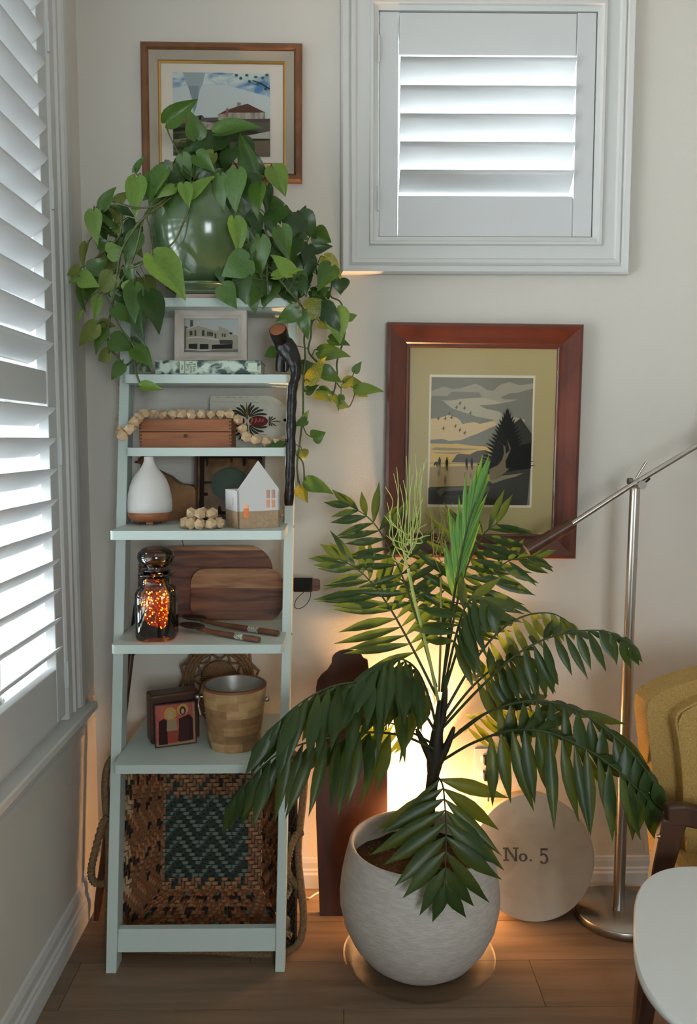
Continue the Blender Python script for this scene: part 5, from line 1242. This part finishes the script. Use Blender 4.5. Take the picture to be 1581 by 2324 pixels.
def vine(Tf, pts, r=.0028): vines.append(([Vector(P(*Tf(x, y), Y)) for x, y, Y in pts], r))
vine(TB, [(1090, 250, 2.33), (1060, 310, 2.235), (780, 520, 2.22), (650, 690, 2.225), (560, 850, 2.24), (530, 1000, 2.26), (470, 1390, 2.27), (440, 1540, 2.28), (420, 1720, 2.28), (450, 1840, 2.28), (540, 1950, 2.285), (600, 2010, 2.29), (680, 1950, 2.29)], .0032)
vine(TB, [(1090, 240, 2.33), (1000, 280, 2.24), (800, 480, 2.225), (720, 790, 2.23), (640, 1010, 2.24), (540, 1180, 2.26)], .003)
vine(TB, [(560, 470, 2.25), (540, 700, 2.26), (350, 880, 2.28), (220, 1010, 2.28), (310, 1160, 2.27), (460, 1400, 2.265), (530, 1600, 2.265), (680, 1800, 2.27), (700, 1960, 2.28), (710, 2080, 2.29), (760, 2220, 2.295)])
vine(TB, [(1240, 300, 2.24), (1250, 410, 2.215), (1180, 580, 2.205), (1090, 760, 2.205), (900, 890, 2.21), (740, 990, 2.22), (640, 1020, 2.24)], .0026)
vine(TB, [(1090, 260, 2.26), (980, 340, 2.22), (860, 400, 2.205), (700, 410, 2.20), (540, 370, 2.20), (450, 380, 2.21)], .0026)
vine(TB, [(1000, 280, 2.25), (830, 470, 2.21), (850, 640, 2.20), (872, 890, 2.20)], .0022)
vine(TB, [(560, 850, 2.26), (420, 860, 2.29), (300, 700, 2.28), (290, 440, 2.27)], .002)
vine(TB, [(240, 1060, 2.30), (420, 1040, 2.28), (600, 1020, 2.26), (860, 910, 2.24)], .0024)
vine(TC, [(-60, 100, 2.35), (60, 200, 2.27), (180, 350, 2.27), (280, 470, 2.29), (360, 580, 2.31), (370, 700, 2.33), (360, 850, 2.33), (370, 1000, 2.335), (350, 1250, 2.335), (350, 1500, 2.335), (330, 1700, 2.335), (310, 1850, 2.335), (295, 2000, 2.335), (310, 2150, 2.335)], .0028)
vine(TC, [(250, -50, 2.38), (440, 150, 2.42), (490, 280, 2.42), (545, 440, 2.42), (470, 600, 2.40), (430, 700, 2.40), (420, 820, 2.40), (400, 950, 2.40), (480, 1050, 2.40)], .003)
vine(TC, [(440, 130, 2.42), (560, 220, 2.43), (610, 330, 2.44), (600, 450, 2.44), (700, 520, 2.43), (730, 780, 2.42), (660, 1040, 2.41), (660, 1150, 2.41), (640, 1280, 2.41), (620, 1345, 2.41)], .0026)
vine(TC, [(660, 1240, 2.41), (690, 1280, 2.41), (725, 1260, 2.41), (820, 1300, 2.41), (775, 1450, 2.41), (700, 1450, 2.41)], .0018)
vine(TC, [(285, 1890, 2.335), (350, 1970, 2.33), (360, 2140, 2.33)], .0022)
vine(TC, [(345, 1610, 2.335), (380, 1700, 2.34), (440, 1735, 2.345)], .0018)
vine(TA, [(780, 780, 2.30), (820, 880, 2.22), (870, 960, 2.205), (960, 1120, 2.21), (1040, 1250, 2.22), (1050, 1400, 2.235), (1060, 1540, 2.25)], .0025)
vine(TA, [(1000, 760, 2.30), (1040, 880, 2.28), (1050, 1080, 2.28), (1220, 1150, 2.33), (1400, 1280, 2.40), (1500, 1540, 2.42)], .0028)
vine(TA, [(430, 640, 2.36), (380, 480, 2.35), (345, 410, 2.34), (290, 300, 2.335), (265, 215, 2.33)], .002)
vine(TA, [(900, 720, 2.35), (1000, 670, 2.33), (1080, 560, 2.33)], .0022)
vine(TA, [(600, 640, 2.36), (560, 480, 2.36), (600, 380, 2.35), (660, 290, 2.34)], .0025)
vine(TA, [(700, 640, 2.38), (760, 480, 2.39), (830, 560, 2.38), (930, 610, 2.36)], .0022)
vine(TA, [(300, 660, 2.34), (300, 560, 2.32), (100, 630, 2.28), (20, 590, 2.28)], .0022)
LV = []
def leaf(Tf, bx, by, tx, ty, w, c, Y, k=1.0): LV.append((Tf(bx, by), Tf(tx, ty), w*(SA if Tf is TA else SB if Tf is TB else SC), c, Y))
for r_ in ((262, 210, 500, 25, 125, 'm', 2.33), (500, 330, 450, 115, 140, 'm', 2.30), (650, 290, 990, 240, 125, 'm', 2.30), (730, 330, 415, 395, 140, 'd', 2.31), (620, 310, 770, 390, 130, 'd', 2.32), (390, 450, 440, 660, 125, 'm', 2.27), (640, 440, 520, 615, 150, 'o', 2.26),
    (930, 610, 840, 290, 125, 'm', 2.31), (1090, 550, 1190, 765, 150, 'l', 2.30), (270, 565, 135, 850, 165, 'm', 2.22), (40, 630, 20, 930, 140, 'l', 2.22), (430, 790, 645, 610, 100, 'l', 2.22), (400, 680, 440, 860, 95, 'l', 2.215), (330, 700, 205, 770, 70, 'l', 2.215),
    (690, 610, 690, 880, 130, 'm', 2.22), (820, 570, 800, 895, 175, 'm', 2.20), (1000, 680, 980, 950, 150, 'm', 2.22), (1050, 690, 1060, 890, 80, 'd', 2.27), (760, 600, 770, 880, 110, 'd', 2.24), (1080, 790, 1250, 905, 55, 'm', 2.29), (790, 945, 825, 1220, 135, 'l', 2.19), (840, 960, 900, 1130, 120, 'd', 2.22),
    (1100, 890, 1110, 1090, 140, 'd', 2.25), (1160, 1015, 1220, 1270, 130, 'm', 2.24), (1000, 1090, 965, 1390, 160, 'm', 2.20), (1250, 910, 1250, 1090, 145, 'd', 2.30), (1280, 1060, 1355, 840, 110, 'd', 2.31), (1300, 1060, 1365, 1105, 70, 'd', 2.31), (1420, 1050, 1545, 1130, 130, 'm', 2.36), (1400, 1200, 1555, 1165, 80, 'd', 2.37), (1370, 1150, 1340, 1330, 110, 'd', 2.36),
    (915, 1265, 700, 1390, 190, 'm', 2.20), (850, 1400, 880, 1605, 160, 'd', 2.22), (700, 1465, 800, 1640, 140, 'm', 2.21), (690, 1330, 690, 1440, 90, 'd', 2.24), (1250, 1380, 1105, 1210, 130, 'l', 2.20), (1100, 1405, 1325, 1340, 90, 'l', 2.21), (1300, 1400, 1350, 1540, 80, 'd', 2.30), (160, 1235, 405, 1565, 220, 'l', 2.185), (20, 590, 105, 455, 60, 'm', 2.30),
    (780, 400, 700, 560, 150, 'd', 2.30), (560, 480, 600, 640, 140, 'd', 2.28), (480, 560, 560, 400, 110, 'm', 2.32), (860, 640, 900, 820, 120, 'd', 2.26), (700, 590, 640, 700, 100, 'm', 2.24), (940, 900, 1000, 1060, 120, 'd', 2.26), (1000, 1400, 1050, 1560, 130, 'd', 2.28), (1120, 1300, 1200, 1480, 110, 'd', 2.27), (960, 1200, 900, 1360, 120, 'd', 2.24), (1230, 1430, 1280, 1580, 90, 'd', 2.30), (1180, 1540, 1320, 1600, 80, 'd', 2.32),
    (1330, 1270, 1420, 1200, 80, 'd', 2.38), (1420, 1560, 1540, 1480, 80, 'm', 2.39), (1300, 930, 1230, 1010, 90, 'd', 2.33)): leaf(TA, *r_)
for r_ in ((370, 440, 500, 205, 120, 'm', 2.26), (490, 360, 640, 240, 100, 'o', 2.30), (500, 600, 260, 390, 75, 'm', 2.27), (280, 440, 312, 770, 160, 'l', 2.26), (340, 540, 375, 625, 70, 'd', 2.29), (560, 450, 480, 600, 110, 'o', 2.28), (520, 400, 690, 500, 90, 'd', 2.25), (215, 770, 185, 1040, 100, 'o', 2.30), (320, 800, 450, 760, 110, 'm', 2.28), (420, 870, 578, 825, 160, 'l', 2.25), (240, 1050, 415, 930, 145, 'm', 2.27),
    (150, 1030, 8, 1080, 110, 'o', 2.30), (135, 1110, 15, 1150, 100, 'l', 2.27), (140, 1110, 315, 1200, 155, 'l', 2.25), (480, 1080, 330, 1280, 175, 'o', 2.26), (590, 1235, 640, 1140, 70, 'l', 2.24), (150, 1190, 190, 1470, 110, 'm', 2.29), (150, 1440, 108, 1565, 45, 'l', 2.27), (320, 1310, 290, 1550, 95, 'l', 2.26), (315, 1590, 103, 1785, 170, 'o', 2.26), (330, 1590, 490, 1600, 120, 'o', 2.29), (395, 1645, 268, 1858, 135, 'm', 2.27), (450, 1740, 678, 1840, 185, 'm', 2.26),
    (660, 1750, 792, 1835, 90, 'd', 2.29), (690, 1840, 870, 2022, 165, 'm', 2.26), (760, 2010, 858, 2068, 85, 'd', 2.30), (445, 1885, 305, 1945, 135, 'o', 2.28), (580, 1990, 448, 2142, 135, 'm', 2.28), (750, 2225, 978, 2250, 100, 'l', 2.29), (690, 1190, 690, 1565, 175, 'm', 2.22), (830, 1260, 957, 1650, 235, 'd', 2.22), (740, 1340, 795, 1795, 185, 'd', 2.24), (480, 1420, 700, 1580, 140, 'm', 2.26), (540, 1280, 620, 1420, 120, 'd', 2.27), (730, 660, 590, 970, 160, 'm', 2.245), (430, 1260, 540, 1300, 80, 'm', 2.27), (640, 1000, 690, 1180, 110, 'm', 2.24), (560, 620, 440, 700, 100, 'o', 2.28), (430, 640, 520, 720, 90, 'd', 2.28), (380, 1060, 330, 1150, 110, 'm', 2.27)): leaf(TB, *r_)
for r_ in ((540, 90, 692, 290, 130, 'y', 2.42), (690, 290, 690, 428, 140, 'd', 2.43), (310, 575, 105, 690, 135, 'm', 2.28), (340, 600, 390, 832, 110, 'm', 2.29), (370, 575, 622, 520, 160, 'y', 2.36), (650, 560, 685, 872, 190, 'l', 2.37), (495, 690, 580, 745, 75, 'y', 2.38), (745, 655, 838, 620, 80, 'm', 2.42), (585, 840, 772, 890, 105, 'm', 2.40), (490, 950, 762, 965, 145, 'm', 2.38), (400, 1240, 532, 985, 130, 'y', 2.33), (515, 1110, 690, 1232, 120, 'm', 2.37), (330, 1120, 460, 1070, 140, 'd', 2.36), (375, 1325, 485, 1250, 85, 'd', 2.37), (815, 1140, 876, 1050, 65, 'm', 2.42),
    (715, 1240, 872, 1225, 120, 'o', 2.41), (820, 1290, 1085, 1300, 110, 'm', 2.40), (830, 1300, 940, 1372, 80, 'o', 2.41), (495, 1290, 612, 1338, 90, 'm', 2.40), (465, 1330, 605, 1410, 95, 'o', 2.41), (610, 1350, 672, 1442, 80, 'o', 2.41), (700, 1350, 658, 1482, 70, 'm', 2.41), (690, 1430, 765, 1452, 75, 'o', 2.41), (385, 1580, 270, 1622, 75, 'm', 2.32), (350, 1580, 402, 1488, 55, 'l', 2.33), (440, 1735, 548, 1690, 120, 'm', 2.345), (340, 1845, 358, 1952, 100, 'o', 2.34), (370, 2130, 626, 2215, 145, 'm', 2.33), (320, 2180, 388, 2322, 115, 'y', 2.335), (100, 950, 0, 985, 115, 'm', 2.38), (165, 1795, -20, 1838, 85, 'm', 2.36),
    (240, 350, 160, 430, 100, 'd', 2.34), (300, 440, 420, 350, 70, 'd', 2.36), (420, 400, 560, 480, 80, 'd', 2.40), (480, 470, 620, 600, 90, 'm', 2.41), (360, 280, 290, 400, 100, 'd', 2.36), (560, 460, 590, 400, 60, 'd', 2.43)): leaf(TC, *r_)
rl = random.Random(4)
for (u0, u1, v0, v1, n_, y0, y1, cs) in ((370, 580, 345, 430, 26, 2.24, 2.34, 'dmm'), (560, 690, 440, 660, 22, 2.27, 2.38, 'ddm'), (215, 335, 470, 700, 18, 2.28, 2.34, 'dmo'), (410, 560, 290, 380, 8, 2.30, 2.38, 'd'), (640, 760, 560, 730, 10, 2.36, 2.44, 'dm'), (325, 400, 395, 440, 5, 2.24, 2.3, 'dm')):
    for k in range(n_):
        u_, v_ = rl.uniform(u0, u1), rl.uniform(v0, v1); w_ = rl.uniform(-.9, .9); ln = rl.uniform(48, 72)
        LV.append(((u_, v_), (u_+ln*math.sin(w_), v_+ln*math.cos(w_)), ln*rl.uniform(.5, .66), rl.choice(cs), rl.uniform(y0, y1)))
vp = [smooth_path(v_, 5) for v_, _ in vines]
pet = [[] for _ in vines]
for (bu, bv), (tu, tv_), w_, c_, Y in LV:
    B_ = P(bu, bv, Y); tl2 = P(tu, tv_, Y+rl.uniform(-.02, .012)); d_ = tl2-B_; l_ = d_.length; d_.normalize()
    foreshort = 1.0
    nn = Vector((rl.uniform(-.75, .75), -1, rl.uniform(-.25, .8))); nn = (nn-d_*nn.dot(d_)).normalized(); X_ = d_.cross(nn)
    ww_ = w_/1850*Y*1.22; l_ *= 1.05
    off_ = B_-po.location
    Tm_ = Matrix(((X_.x*ww_, d_.x*l_, nn.x*l_, off_.x), (X_.y*ww_, d_.y*l_, nn.y*l_, off_.y), (X_.z*ww_, d_.z*l_, nn.z*l_, off_.z), (0, 0, 0, 1)))
    o_ = bpy.data.objects.new('leaf', PL[rl.randrange(4)]); COL.objects.link(o_); o_.parent = po; o_.matrix_local = Tm_
    o_.material_slots[0].link = 'OBJECT'; o_.material_slots[0].material = pm[c_]
    best = min(((q_-B_).length, i, j) for i, pa in enumerate(vp) for j, q_ in enumerate(pa))
    if best[0] < .16: pet[best[1]].append((B_, vp[best[1]][best[2]], d_))
for i, (v_, r_) in enumerate(vines):
    mb = MB(); mb.tube(vp[i], r_, 7)
    for B_, q_, d_ in pet[i]:
        mid = (B_+q_)/2+Vector((0, 0, .012)); mb.tube(smooth_path([q_, mid, B_+d_*.004], 4), .0014, 5)
    mb.build('vine', vinem, po)
